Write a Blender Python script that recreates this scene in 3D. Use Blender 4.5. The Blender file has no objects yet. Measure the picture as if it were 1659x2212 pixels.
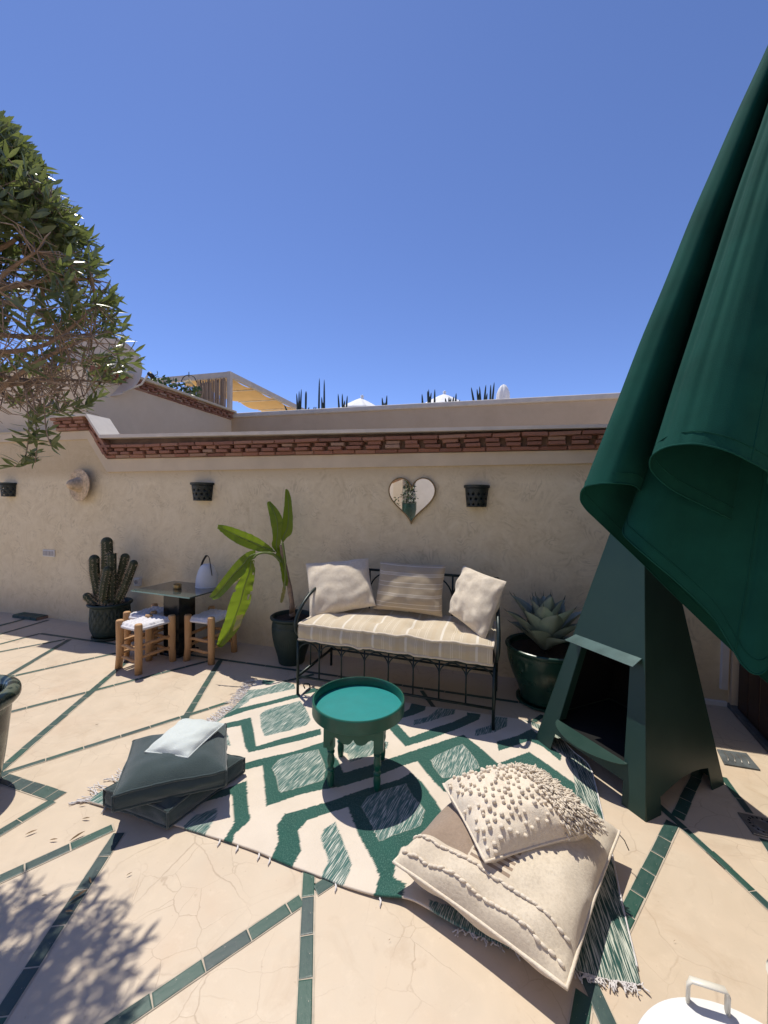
import bpy, math, random
import numpy as np
from mathutils import Vector, Matrix, noise
random.seed(7)
S = bpy.context.scene
COL = S.collection
R_ = math.radians
# ---------------------------------------------------------------- camera
FD, EYE, PITCH, ROLL = 850.0, 1.45, R_(1.4), R_(0.92)
cam = bpy.data.cameras.new('camera'); cam_o = bpy.data.objects.new('camera', cam); COL.objects.link(cam_o)
cam.sensor_fit = 'VERTICAL'; cam.sensor_height = 36.0; cam.lens = 36.0 * FD / 2212.0
cam.clip_start = 0.02; cam.clip_end = 2000
CR = Matrix.Rotation(math.pi / 2 - PITCH, 3, 'X') @ Matrix.Rotation(ROLL, 3, 'Z')
cam_o.matrix_world = Matrix.Translation((0, 0, EYE)) @ CR.to_4x4()
S.camera = cam_o
# ---------------------------------------------------------------- light
SH = (0.215, -0.315)                       # shadow shift per metre of height
sun_dir = Vector((-SH[0], -SH[1], 1)).normalized()
ELEV = math.asin(sun_dir.z)
world = bpy.data.worlds.new('World'); S.world = world; world.use_nodes = True
wn = world.node_tree; wn.nodes.clear()
sky = wn.nodes.new('ShaderNodeTexSky'); sky.sky_type = 'NISHITA'; sky.sun_disc = False
sky.sun_elevation = ELEV; sky.sun_rotation = math.atan2(sun_dir.x, sun_dir.y)
sky.altitude = 2000; sky.air_density = 0.75; sky.dust_density = 0.2; sky.ozone_density = 6.5
bg = wn.nodes.new('ShaderNodeBackground'); bg.inputs[1].default_value = 0.15
wo = wn.nodes.new('ShaderNodeOutputWorld')
tint = wn.nodes.new('ShaderNodeMix'); tint.data_type = 'RGBA'; tint.blend_type = 'MULTIPLY'; tint.inputs[0].default_value = 1.0; tint.inputs[7].default_value = (.95, .88, .98, 1)
wn.links.new(sky.outputs[0], tint.inputs[6]); wn.links.new(tint.outputs[2], bg.inputs[0]); wn.links.new(bg.outputs[0], wo.inputs[0])
sun = bpy.data.lights.new('sun', 'SUN'); sun.energy = 3.35; sun.angle = R_(0.53); sun.color = (1.0, 0.945, 0.84)
sun_o = bpy.data.objects.new('sun', sun); COL.objects.link(sun_o)
sun_o.rotation_euler = (-sun_dir).to_track_quat('-Z', 'Y').to_euler(); sun_o.location = (-3, 4, 9)
S.view_settings.view_transform = 'Standard'; S.view_settings.look = 'None'
S.view_settings.exposure = 0.5; S.view_settings.gamma = 1.0; S.view_settings.use_curve_mapping = False
S.render.engine = 'CYCLES'
# ---------------------------------------------------------------- measuring helpers (photo measurements -> places in the yard)
def ray(x, y): return CR @ Vector(((x - 829.5) / FD, -(y - 1106) / FD, -1.0))
def G(x, y, z=0.0):
    d = ray(x, y); return Vector((0, 0, EYE)) + d * ((z - EYE) / d.z)
def P(x, y, Y):
    d = ray(x, y); return Vector((0, 0, EYE)) + d * (Y / d.y)
def zz(zone, p):
    ox, oy, s = ZN[zone]; return ((ox + p[0] * s) / 1.736, (oy + p[1] * s) / 1.736)
ZN = dict(A=(700, 2450, .4822), B=(1400, 2500, .6028), C=(900, 2900, .4822), E=(1100, 2500, .4822), L=(0, 2250, .6028),
          J=(0, 3040, .6028), F=(900, 3040, .6028), H=(1900, 3100, .5907), K=(2300, 2600, .3496), G=(1850, 2480, .5425),
          N=(700, 1780, .3344), Q=(1850, 2150, .2486), M=(250, 1950, .2411), U=(1900, 1500, .5907), V=(900, 1350, .6028))
def GZ(zone, p, z=0.0): return G(*zz(zone, p), z)
WA = G(547, 1392); WB = G(1524, 1518)
WT = (WB - WA); WT.z = 0; WT.normalize(); WNM = Vector((WT.y, -WT.x, 0))
WANG = math.atan2(WT.y, WT.x)
def W(x, y, off=0.0):
    p0 = WA + WNM * off; d = ray(x, y); c = Vector((0, 0, EYE)); k = (p0 - c).dot(WNM) / d.dot(WNM); q = c + d * k
    return (q - WA).dot(WT), q.z
WF = Matrix.Translation(WA) @ Matrix.Rotation(WANG, 4, 'Z')   # wall frame: x along, -y towards the viewer, z up
# ---------------------------------------------------------------- object helpers
def tag(o, label, cat, group=None, kind=None):
    if label: o['label'] = label
    if cat: o['category'] = cat
    if group: o['group'] = group
    if kind: o['kind'] = kind
    return o
def thing(name, label, cat, loc=(0, 0, 0), rz=0.0, group=None):
    o = bpy.data.objects.new(name, None); o.empty_display_size = .1; COL.objects.link(o)
    o.location = loc; o.rotation_euler = (0, 0, rz); return tag(o, label, cat, group)
def mat4(o): return Matrix.Translation(o.location) @ o.rotation_euler.to_matrix().to_4x4()
def wmat(o):
    m = Matrix.LocRotScale(o.location, o.rotation_euler.to_quaternion(), o.scale)
    return wmat(o.parent) @ m if o.parent else m
def copy_tree(o, parent=None):
    c = o.copy(); COL.objects.link(c); c.parent = parent
    for ch in o.children: copy_tree(ch, c)
    return c
class MB:
    def __init__(s, xf=None): s.v = []; s.f = []; s.xf = xf; s.uv = None
    def V(s, p):
        p = Vector(p); s.v.append(s.xf @ p if s.xf else p); return len(s.v) - 1
    def quad(s, *pts): s.f.append([s.V(p) for p in pts]); return s
    def box(s, c, d, rot=None):
        c = Vector(c); h = Vector(d) / 2; R = rot or Matrix.Identity(3)
        i = [s.V(c + R @ Vector((sx * h.x, sy * h.y, sz * h.z))) for sz in (-1, 1) for sy in (-1, 1) for sx in (-1, 1)]
        for q in ((0, 2, 3, 1), (4, 5, 7, 6), (0, 1, 5, 4), (2, 6, 7, 3), (0, 4, 6, 2), (1, 3, 7, 5)): s.f.append([i[k] for k in q])
        return s
    def tube(s, pts, r, n=8, closed=False, flat=1.0, cap=True):
        pts = [Vector(p) for p in pts]; m = len(pts); rr = r if isinstance(r, (list, tuple)) else [r] * m
        rings = []; up = None
        for k in range(m):
            a = pts[(k - 1) % m] if closed or k > 0 else pts[k]; b = pts[(k + 1) % m] if closed or k < m - 1 else pts[k]
            t = (b - a); t = t.normalized() if t.length > 1e-9 else Vector((0, 0, 1))
            if up is None: up = t.orthogonal().normalized()
            else:
                up = up - t * up.dot(t); up = up.normalized() if up.length > 1e-6 else t.orthogonal().normalized()
            bi = t.cross(up)
            rings.append([s.V(pts[k] + (up * math.cos(2 * math.pi * j / n) + bi * math.sin(2 * math.pi * j / n) * flat) * rr[k]) for j in range(n)])
        for k in range(m if closed else m - 1):
            A, B = rings[k], rings[(k + 1) % m]
            for j in range(n): s.f.append([A[j], A[(j + 1) % n], B[(j + 1) % n], B[j]])
        if cap and not closed: s.f.append(rings[0][::-1]); s.f.append(rings[-1])
        return s
    def lathe(s, prof, n=32, c=(0, 0, 0), fn=None, a0=0.0, a1=2 * math.pi, cap=(False, False)):
        c = Vector(c); full = abs(a1 - a0 - 2 * math.pi) < 1e-6; cnt = n if full else n + 1; rows = []
        for k, (r, z) in enumerate(prof):
            row = []
            for j in range(cnt):
                a = a0 + (a1 - a0) * j / n; rr = r + (fn(a, z, r) if fn else 0)
                row.append(s.V(c + Vector((rr * math.cos(a), rr * math.sin(a), z))))
            rows.append(row)
        for k in range(len(rows) - 1):
            for j in range(n):
                j2 = (j + 1) % cnt; s.f.append([rows[k][j], rows[k][j2], rows[k + 1][j2], rows[k + 1][j]])
        if cap[0]: s.f.append(rows[0][::-1])
        if cap[1]: s.f.append(rows[-1])
        return s
    def grid(s, fn, nu, nv, wrap=False):
        idx = [[s.V(fn(i / nu, j / nv)) for j in range(nv + 1)] for i in range(nu + 1)]
        for i in range(nu):
            for j in range(nv): s.f.append([idx[i][j], idx[i + 1][j], idx[i + 1][j + 1], idx[i][j + 1]])
        return idx
    def build(s, name, m, parent=None, smooth=True, auto=None, kind=None):
        me = bpy.data.meshes.new(name)
        vs = s.v
        if parent is not None:
            inv = wmat(parent).inverted(); vs = [inv @ p for p in vs]
        me.from_pydata([tuple(p) for p in vs], [], s.f); me.materials.append(MT[m] if isinstance(m, str) else m)
        o = bpy.data.objects.new(name, me); COL.objects.link(o)
        if parent is not None: o.parent = parent
        if smooth: me.polygons.foreach_set('use_smooth', [True] * len(me.polygons))
        if smooth and auto: me.set_sharp_from_angle(angle=R_(auto))
        if kind: o['kind'] = kind
        return o
def bevel(o, w=.004, seg=2):
    b = o.modifiers.new('bevel', 'BEVEL'); b.width = w; b.segments = seg; b.limit_method = 'ANGLE'; b.angle_limit = R_(40); return o
def solid(o, th, off=0.0):
    b = o.modifiers.new('solid', 'SOLIDIFY'); b.thickness = th; b.offset = off; return o
def nz(p, sc=1.0, seed=0.0): return noise.noise(Vector(p) * sc + Vector((seed * 7.3, seed * 3.1, seed)))
def cr(pts, k=6, closed=False):            # Catmull-Rom smoothing
    pts = [Vector(p) for p in pts]; out = []; m = len(pts)
    for i in range(m if closed else m - 1):
        g = (lambda j: pts[j % m]) if closed else (lambda j: pts[max(0, min(m - 1, j))])
        a, b, c, d = g(i - 1), g(i), g(i + 1), g(i + 2)
        for q in range(k):
            t = q / k
            out.append(.5 * ((2 * b) + (c - a) * t + (2 * a - 5 * b + 4 * c - d) * t * t + (3 * b - a - 3 * c + d) * t ** 3))
    if not closed: out.append(pts[-1])
    return out
def lerp(a, b, t): return a + (b - a) * t
# ---------------------------------------------------------------- materials
MT = {}
def mk(name):
    m = bpy.data.materials.new(name); m.use_nodes = True; MT[name] = m
    nt = m.node_tree; b = nt.nodes['Principled BSDF']; return m, nt, b
def nd(nt, t, **k):
    n = nt.nodes.new('ShaderNode' + t)
    for a, v in k.items():
        if a.startswith('i_'):
            n.inputs[int(a[2:]) if a[2:].isdigit() else a[2:]].default_value = v
        else: setattr(n, a, v)
    return n
def L(nt, a, b): nt.links.new(a, b)
def ramp(nt, src, stops):
    r = nd(nt, 'ValToRGB'); e = r.color_ramp.elements
    while len(e) < len(stops): e.new(.5)
    for k, (p, c) in enumerate(stops):
        e[k].position = p; e[k].color = (c if len(c) == 4 else (*c, 1)) if not isinstance(c, float) else (c, c, c, 1)
    L(nt, src, r.inputs[0]); return r.outputs[0]
def mixc(nt, fac, a, b, mode='MIX'):
    m = nd(nt, 'Mix', data_type='RGBA', blend_type=mode)
    for s, v in ((0, fac), (6, a), (7, b)):
        if hasattr(v, 'is_output'): L(nt, v, m.inputs[s])
        else: m.inputs[s].default_value = v if s == 0 else (*v, 1) if len(v) == 3 else v
    return m.outputs[2]
def math_(nt, op, a, b=None):
    m = nd(nt, 'Math', operation=op)
    for k, v in enumerate((a, b)):
        if v is None: continue
        if hasattr(v, 'is_output'): L(nt, v, m.inputs[k])
        else: m.inputs[k].default_value = v
    return m.outputs[0]
def tc(nt, out='Object', scale=None, rot=None):
    c = nd(nt, 'TexCoord').outputs[out]
    if scale is None and rot is None: return c
    if rot:
        mp = nd(nt, 'Mapping'); mp.inputs['Rotation'].default_value = rot; L(nt, c, mp.inputs[0]); c = mp.outputs[0]
    if scale:
        mp = nd(nt, 'Mapping'); mp.inputs['Scale'].default_value = scale if isinstance(scale, tuple) else (scale,) * 3; L(nt, c, mp.inputs[0]); c = mp.outputs[0]
    return c
def nse(nt, co, sc, det=4, rough=.55, dist=0.0):
    n = nd(nt, 'TexNoise'); n.inputs['Scale'].default_value = sc; n.inputs['Detail'].default_value = det
    n.inputs['Roughness'].default_value = rough; n.inputs['Distortion'].default_value = dist
    L(nt, co, n.inputs['Vector']); return n.outputs[0]
def bump(nt, b, h, st=.3, d=.01):
    n = nd(nt, 'Bump'); n.inputs['Strength'].default_value = st; n.inputs['Distance'].default_value = d
    L(nt, h, n.inputs['Height']); L(nt, n.outputs[0], b.inputs['Normal'])
def simple(name, col, rough=.6, metal=0.0, var=.15, sc=8.0, bst=.15, bsc=60.0, bd=.004, rnd=0.0, spec=None, coord='Object', coat=0.0):
    m, nt, b = mk(name); co = tc(nt, coord)
    f = nse(nt, co, sc, 5)
    lo = tuple(c * (1 - var) for c in col); hi = tuple(min(1, c * (1 + var)) for c in col)
    c = ramp(nt, f, [(.3, lo), (.7, hi)])
    if rnd:
        r = nd(nt, 'ObjectInfo').outputs['Random']
        k = math_(nt, 'ADD', math_(nt, 'MULTIPLY', r, 2 * rnd), 1 - rnd)
        cc = nd(nt, 'CombineColor'); [L(nt, k, cc.inputs[i]) for i in range(3)]
        c = mixc(nt, 1.0, c, cc.outputs[0], 'MULTIPLY')
    L(nt, c, b.inputs['Base Color']); b.inputs['Roughness'].default_value = rough; b.inputs['Metallic'].default_value = metal
    if spec is not None: b.inputs['Specular IOR Level'].default_value = spec
    if coat: b.inputs['Coat Weight'].default_value = coat; b.inputs['Coat Roughness'].default_value = .15
    if bst: bump(nt, b, nse(nt, co, bsc, 4), bst, bd)
    return m
def floor_mat():
    m, nt, b = mk('polished_cement'); co = tc(nt)
    big = nse(nt, co, 1.3, 6, .6, .6); mid = nse(nt, co, 7, 5, .6, 1.0)
    c = ramp(nt, big, [(.25, (.49, .39, .280)), (.5, (.53, .432, .320)), (.75, (.55, .46, .35))])
    c = mixc(nt, math_(nt, 'MULTIPLY', ramp(nt, mid, [(.4, 0.0), (.75, 1.0)]), .6), c, (.585, .47, .345))
    c = mixc(nt, math_(nt, 'MULTIPLY', ramp(nt, nse(nt, co, 2.6, 3, .5, .4), [(.55, 0.0), (.75, 1.0)]), .5), c, (.515, .375, .258))
    wv = nd(nt, 'VectorMath', operation='ADD'); sc_ = nd(nt, 'VectorMath', operation='SCALE'); sc_.inputs[3].default_value = .16
    nn = nd(nt, 'TexNoise'); nn.inputs['Scale'].default_value = 3.2; nn.inputs['Detail'].default_value = 6; L(nt, co, nn.inputs['Vector'])
    L(nt, nn.outputs[1], sc_.inputs[0]); L(nt, co, wv.inputs[0]); L(nt, sc_.outputs[0], wv.inputs[1])
    crk = None
    for s_, w_ in ((3.1, .012), (7.5, .014)):
        vo = nd(nt, 'TexVoronoi', feature='DISTANCE_TO_EDGE'); vo.inputs['Scale'].default_value = s_; L(nt, wv.outputs[0], vo.inputs['Vector'])
        e = ramp(nt, vo.outputs[0], [(0.0, 1.0), (w_, 0.0)])
        e = math_(nt, 'MULTIPLY', e, ramp(nt, nse(nt, co, 1.7 if s_ < 4 else 2.3, 2), [(.46, 0.0), (.62, 1.0)]))
        crk = e if crk is None else math_(nt, 'MAXIMUM', crk, e)
    c = mixc(nt, math_(nt, 'MULTIPLY', crk, .50), c, (.24, .16, .10))
    stn = ramp(nt, nse(nt, co, 3.4, 6, .7, 1.2), [(.54, 0.0), (.70, 1.0)]); c = mixc(nt, math_(nt, 'MULTIPLY', stn, .38), c, (.40, .29, .19))
    dst = ramp(nt, nse(nt, co, 16, 5, .75), [(.55, 0.0), (.75, 1.0)]); c = mixc(nt, math_(nt, 'MULTIPLY', dst, .35), c, (.65, .54, .41))
    sp = ramp(nt, nse(nt, co, 55, 2), [(.70, 0.0), (.76, 1.0)]); c = mixc(nt, math_(nt, 'MULTIPLY', sp, .3), c, (.30, .21, .14))
    L(nt, c, b.inputs['Base Color'])
    L(nt, ramp(nt, mid, [(.3, .42), (.7, .62)]), b.inputs['Roughness'])
    h = math_(nt, 'SUBTRACT', mid, math_(nt, 'MULTIPLY', crk, .6)); bump(nt, b, h, .12, .006)
def plaster(name, c0, c1, c2, swirl=True, top=None):
    m, nt, b = mk(name); co = tc(nt, 'Object')
    n1 = nse(nt, co, 1.1, 4, .55, .3); n2 = nse(nt, co, 3.2, 7, .68, 3.2 if swirl else .5)
    n3 = nse(nt, co, 9, 6, .7, 2.2 if swirl else .3)
    c = ramp(nt, n2, [(.30, c0), (.50, c1), (.72, c2)])
    c = mixc(nt, math_(nt, 'MULTIPLY', ramp(nt, n3, [(.42, 0.0), (.62, 1.0)]), .28), c, c0)
    c = mixc(nt, math_(nt, 'MULTIPLY', ramp(nt, n1, [(.4, 0.0), (.7, 1.0)]), .45), c, c2)
    if swirl:
        ct = nse(nt, co, 2.6, 2.0, .45, 2.4)
        ln = ramp(nt, math_(nt, 'FRACT', math_(nt, 'MULTIPLY', ct, 11.0)), [(0.0, 0.0), (.30, 1.0), (.42, .9), (.55, 0.0)])
        ln = math_(nt, 'MULTIPLY', ln, ramp(nt, nse(nt, co, 5.5, 5, .7), [(.48, 0.0), (.62, 1.0)]))
        c = mixc(nt, math_(nt, 'MULTIPLY', ln, .55), c, tuple(k * .74 for k in c0))
        sz = nd(nt, 'SeparateXYZ'); L(nt, co, sz.inputs[0])
        dm = nd(nt, 'MapRange'); dm.inputs[1].default_value = .30; dm.inputs[2].default_value = .0; L(nt, math_(nt, 'SUBTRACT', sz.outputs[2], math_(nt, 'MULTIPLY', n1, .18)), dm.inputs[0])
        c = mixc(nt, math_(nt, 'MULTIPLY', dm.outputs[0], .35), c, (.40, .28, .17))
    if top:
        sx = nd(nt, 'SeparateXYZ'); L(nt, co, sx.inputs[0])
        g = ramp(nt, math_(nt, 'ADD', sx.outputs[2], math_(nt, 'MULTIPLY', n2, .09)), [(0.0, 0.0), (1.0, 0.0)])
        mr = nd(nt, 'MapRange'); mr.inputs[1].default_value = top - .05; mr.inputs[2].default_value = top + .06
        L(nt, math_(nt, 'ADD', sx.outputs[2], math_(nt, 'MULTIPLY', n2, .11)), mr.inputs[0])
        c = mixc(nt, math_(nt, 'MULTIPLY', mr.outputs[0], .55), c, (.44, .32, .17))
    L(nt, c, b.inputs['Base Color']); b.inputs['Roughness'].default_value = .85
    bump(nt, b, math_(nt, 'ADD', math_(nt, 'MULTIPLY', n2, .6), math_(nt, 'ADD', n3, math_(nt, 'MULTIPLY', nse(nt, co, 60, 3), .4))), .35, .008)
def striped(name, base, bands, axis=0, period=.2, rough=.95, wob=.004, fuzz=.25, bsc=(260, 260, 260)):
    """woven cloth with bands: list of (start, end, colour) in 0..1 of the period, along a local axis"""
    m, nt, b = mk(name); co = tc(nt); sx = nd(nt, 'SeparateXYZ'); L(nt, co, sx.inputs[0])
    x = math_(nt, 'ADD', sx.outputs[axis], math_(nt, 'MULTIPLY', math_(nt, 'SUBTRACT', nse(nt, co, 9, 3), .5), wob * 2))
    x = math_(nt, 'FRACT', math_(nt, 'ADD', math_(nt, 'DIVIDE', x, period), 40.0))
    c = mixc(nt, math_(nt, 'MULTIPLY', nse(nt, co, 40, 4), .5), base, tuple(k * .72 for k in base))
    for a, e, cc in bands:
        k = math_(nt, 'MULTIPLY', math_(nt, 'GREATER_THAN', x, a), math_(nt, 'LESS_THAN', x, e)); c = mixc(nt, math_(nt, 'MULTIPLY', k, .85), c, cc)
    L(nt, c, b.inputs['Base Color']); b.inputs['Roughness'].default_value = rough; b.inputs['Sheen Weight'].default_value = fuzz
    co2 = tc(nt, 'Object', bsc); bump(nt, b, nse(nt, co2, 1.0, 3), .5, .003)
def tile_mat():
    m, nt, b = mk('green_glaze'); oi = nd(nt, 'ObjectInfo').outputs['Random']; co = tc(nt, 'Object')
    c = ramp(nt, oi, [(0.0, (.016, .036, .038)), (.25, (.013, .052, .042)), (.5, (.008, .062, .040)), (.75, (.024, .060, .049)), (1.0, (.028, .050, .051))])
    n = nse(nt, co, 2.2, 6, .7); c = mixc(nt, ramp(nt, n, [(.40, 0.0), (.80, .45)]), c, (.055, .11, .09))
    n2 = nse(nt, tc(nt, 'Generated'), 14, 3); c = mixc(nt, ramp(nt, n2, [(.68, 0.0), (.74, .8)]), c, (.38, .34, .27))
    L(nt, c, b.inputs['Base Color']); L(nt, ramp(nt, n, [(.3, .32), (.7, .6)]), b.inputs['Roughness'])
    bump(nt, b, n, .25, .004)
def brick_mat():
    m, nt, b = mk('fired_brick'); oi = nd(nt, 'ObjectInfo').outputs['Random']; co = tc(nt, 'Generated')
    c = ramp(nt, oi, [(0.0, (.20, .085, .057)), (.35, (.31, .135, .085)), (.6, (.27, .120, .078)), (.85, (.36, .185, .120)), (1.0, (.36, .24, .17))])
    n = nse(nt, co, 3.5, 6, .7); c = mixc(nt, ramp(nt, n, [(.4, 0.0), (.8, .6)]), c, (.30, .18, .13))
    c = mixc(nt, ramp(nt, nse(nt, co, 8, 4), [(.55, 0.0), (.75, .6)]), c, (.10, .045, .03))
    L(nt, c, b.inputs['Base Color']); b.inputs['Roughness'].default_value = .9; bump(nt, b, n, .6, .01)
def rug_mat():
    m, nt, b = mk('kilim_weave'); at = nd(nt, 'Attribute', attribute_name='pat'); co = tc(nt)
    sp = nd(nt, 'SeparateColor'); L(nt, at.outputs['Color'], sp.inputs[0]); g, h, bd = sp.outputs
    spk = nse(nt, tc(nt, 'Object', (110, 330, 1), (0, 0, -1.17)), 1.0, 2)
    spk2 = nse(nt, tc(nt, 'Object', (70, 70, 1)), 1.0, 4, .7)
    white = mixc(nt, ramp(nt, nse(nt, co, 5, 5, .6), [(.35, 0.0), (.75, .6)]), (.66, .575, .475), (.55, .47, .375))
    white = mixc(nt, ramp(nt, spk2, [(.6, 0.0), (.75, .35)]), white, (.50, .45, .38))
    green = mixc(nt, ramp(nt, spk, [(.49, 0.0), (.70, .58)]), (.007, .062, .046), (.13, .25, .205))
    green = mixc(nt, ramp(nt, nse(nt, co, 6, 4), [(.4, 0.0), (.7, .5)]), green, (.014, .090, .066))
    # loose two-tone threads: long streaks
    s1 = nse(nt, tc(nt, 'Object', (11, 250, 1), (0, 0, -1.13)), 1.0, 3, .6)
    ht = mixc(nt, ramp(nt, s1, [(.50, 0.0), (.60, 1.0)]), (.050, .130, .112), (.56, .56, .49))
    s2 = nse(nt, tc(nt, 'Object', (8, 210, 1), (0, 0, -1.38)), 1.0, 3, .65)
    bt = mixc(nt, ramp(nt, s2, [(.48, 0.0), (.56, 1.0)]), (.012, .060, .050), (.50, .52, .44))
    c = mixc(nt, g, white, green); c = mixc(nt, h, c, ht); c = mixc(nt, bd, c, bt)
    L(nt, c, b.inputs['Base Color']); b.inputs['Roughness'].default_value = 1.0; b.inputs['Sheen Weight'].default_value = .2
    hh = math_(nt, 'ADD', math_(nt, 'MULTIPLY', spk, .7), math_(nt, 'ADD', math_(nt, 'MULTIPLY', math_(nt, 'MULTIPLY', s1, h), 1.2), spk2)); bump(nt, b, hh, .45, .004)
def leaf_mat(name, c0, c1, rough=.35, trans=.35, edge=None):
    m, nt, b = mk(name); gi = nd(nt, 'NewGeometry').outputs['Random Per Island']; co = tc(nt)
    c = ramp(nt, gi, [(0.0, c0), (1.0, c1)]); c = mixc(nt, math_(nt, 'MULTIPLY', nse(nt, co, 14, 3), .4), c, tuple(k * .6 for k in c0))
    L(nt, c, b.inputs['Base Color']); b.inputs['Roughness'].default_value = rough
    tr = nd(nt, 'BsdfTranslucent'); L(nt, mixc(nt, .5, c, (c1[0] * 1.6, c1[1] * 1.7, c1[2] * .7)), tr.inputs[0])
    ms = nd(nt, 'MixShader'); ms.inputs[0].default_value = trans
    L(nt, b.outputs[0], ms.inputs[1]); L(nt, tr.outputs[0], ms.inputs[2]); L(nt, ms.outputs[0], nt.nodes['Material Output'].inputs[0])
    return m, nt, b
def banana_mat():
    m, nt, b = leaf_mat('banana_leaf_skin', (.150, .225, .016), (.200, .280, .024), .40, .48)
    co = tc(nt, 'UV'); 
    return m
def cactus_mat():
    m, nt, b = mk('cactus_skin'); co = tc(nt); n = nse(nt, co, 9, 5)
    c = ramp(nt, n, [(.3, (.018, .026, .012)), (.6, (.042, .052, .020)), (.8, (.085, .078, .036))])
    L(nt, c, b.inputs['Base Color']); b.inputs['Roughness'].default_value = .6; bump(nt, b, nse(nt, co, 70, 3), .4, .006)
def glazed(name, c0, c1, rough=.25, bst=.1, streak=True):
    m, nt, b = mk(name); co = tc(nt); n = nse(nt, tc(nt, 'Object', (6, 6, 1.5)) if streak else co, 1.6, 5, .6)
    c = ramp(nt, n, [(.3, c0), (.7, c1)]); L(nt, c, b.inputs['Base Color'])
    L(nt, ramp(nt, nse(nt, co, 12, 4), [(.3, rough), (.75, min(1, rough + .25))]), b.inputs['Roughness']); bump(nt, b, nse(nt, co, 25, 4), bst, .004)
def wood_mat():
    m, nt, b = mk('peeled_poplar'); co = tc(nt, 'Object', (28, 28, 3)); n = nse(nt, co, 1.0, 6, .6, .6)
    c = ramp(nt, n, [(.25, (.36, .190, .080)), (.5, (.50, .295, .135)), (.75, (.60, .39, .20))])
    r = nd(nt, 'ObjectInfo').outputs['Random']; c = mixc(nt, math_(nt, 'MULTIPLY', r, .35), c, (.42, .20, .075))
    L(nt, c, b.inputs['Base Color']); b.inputs['Roughness'].default_value = .65; bump(nt, b, n, .3, .005)
def marble_mat():
    m, nt, b = mk('veined_urn_glaze'); co = tc(nt); w = nd(nt, 'TexWave', wave_type='BANDS'); w.inputs['Scale'].default_value = 5; w.inputs['Distortion'].default_value = 14; w.inputs['Detail'].default_value = 4; w.inputs['Detail Scale'].default_value = 1.2
    L(nt, co, w.inputs['Vector']); c = ramp(nt, w.outputs[1], [(.2, (.012, .022, .020)), (.6, (.030, .050, .042)), (.9, (.10, .12, .09))])
    L(nt, c, b.inputs['Base Color']); b.inputs['Roughness'].default_value = .18
def wool_mat(name, c0, c1, sc=60):
    m, nt, b = mk(name); co = tc(nt); n = nse(nt, co, sc, 5, .7); n2 = nse(nt, co, 5, 4)
    c = ramp(nt, n, [(.35, c0), (.65, c1)]); c = mixc(nt, ramp(nt, n2, [(.4, 0.0), (.7, .35)]), c, tuple(k * .82 for k in c1))
    L(nt, c, b.inputs['Base Color']); b.inputs['Roughness'].default_value = 1.0; b.inputs['Sheen Weight'].default_value = .35
    bump(nt, b, math_(nt, 'ADD', n, nse(nt, co, 260, 2)), .5, .004)
def bigcush_mat():
    m, nt, b = mk('felted_wool_patchwork'); at = nd(nt, 'Attribute', attribute_name='uvc'); sx = nd(nt, 'SeparateColor'); L(nt, at.outputs['Color'], sx.inputs[0])
    co = tc(nt); u, v, w = sx.outputs; n = nse(nt, co, 90, 4, .7)
    cream = mixc(nt, ramp(nt, n, [(.45, 0.0), (.7, .6)]), (.66, .57, .44), (.46, .385, .29))
    cream = mixc(nt, ramp(nt, nse(nt, co, 7, 4), [(.4, 0.0), (.7, .5)]), cream, (.52, .43, .315))
    brown = mixc(nt, n, (.34, .255, .185), (.21, .15, .105))
    k = math_(nt, 'MULTIPLY', math_(nt, 'LESS_THAN', math_(nt, 'ADD', u, math_(nt, 'MULTIPLY', n, .02)), .40), math_(nt, 'GREATER_THAN', v, .155))
    st = math_(nt, 'GREATER_THAN', math_(nt, 'SINE', math_(nt, 'MULTIPLY', u, 235.0)), -.1)
    k2 = math_(nt, 'MULTIPLY', math_(nt, 'MULTIPLY', math_(nt, 'GREATER_THAN', u, .40), math_(nt, 'LESS_THAN', u, .64)), math_(nt, 'MULTIPLY', math_(nt, 'GREATER_THAN', v, .155), math_(nt, 'LESS_THAN', v, .80)))
    vst = math_(nt, 'GREATER_THAN', math_(nt, 'SINE', math_(nt, 'MULTIPLY', v, 190.0)), .0)
    c = mixc(nt, k, cream, brown); c = mixc(nt, math_(nt, 'MULTIPLY', k2, vst), c, brown)
    L(nt, c, b.inputs['Base Color']); b.inputs['Roughness'].default_value = 1.0; b.inputs['Sheen Weight'].default_value = .3; bump(nt, b, n, .5, .004)
RUGA = 0.30
floor_mat(); tile_mat(); brick_mat(); rug_mat(); cactus_mat(); wood_mat(); marble_mat(); bigcush_mat(); banana_mat()
plaster('plaster_beige', (.59, .485, .315), (.685, .580, .388), (.75, .648, .458), top=1.74)
plaster('plaster_plain', (.62, .50, .345), (.66, .535, .375), (.70, .575, .41), swirl=False)
plaster('plaster_brown', (.51, .38, .245), (.55, .415, .27), (.58, .445, .295), swirl=False)
plaster('plaster_pale', (.60, .53, .44), (.66, .59, .50), (.72, .65, .56), swirl=False)
simple('white_cap', (.60, .54, .46), .8, var=.08, bsc=40)
simple('trim_grey', (.575, .475, .335), .85, var=.08, sc=4, bsc=40)
simple('grout', (.45, .385, .30), .9, var=.2, sc=20)
simple('mortar', (.20, .13, .095), .95, var=.3)
simple('iron_green', (.011, .022, .021), .38, .3, var=.3, sc=30, bsc=90)
m_, nt_, b_ = mk('steel_green'); co_ = tc(nt_); nA = nse(nt_, co_, 2.2, 6, .65); nB = nse(nt_, co_, 60, 4, .7)
cS = ramp(nt_, nA, [(.3, (.012, .036, .029)), (.7, (.021, .051, .042))]); cS = mixc(nt_, ramp(nt_, nB, [(.71, 0.0), (.75, .5)]), cS, (.11, .125, .11))
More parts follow.
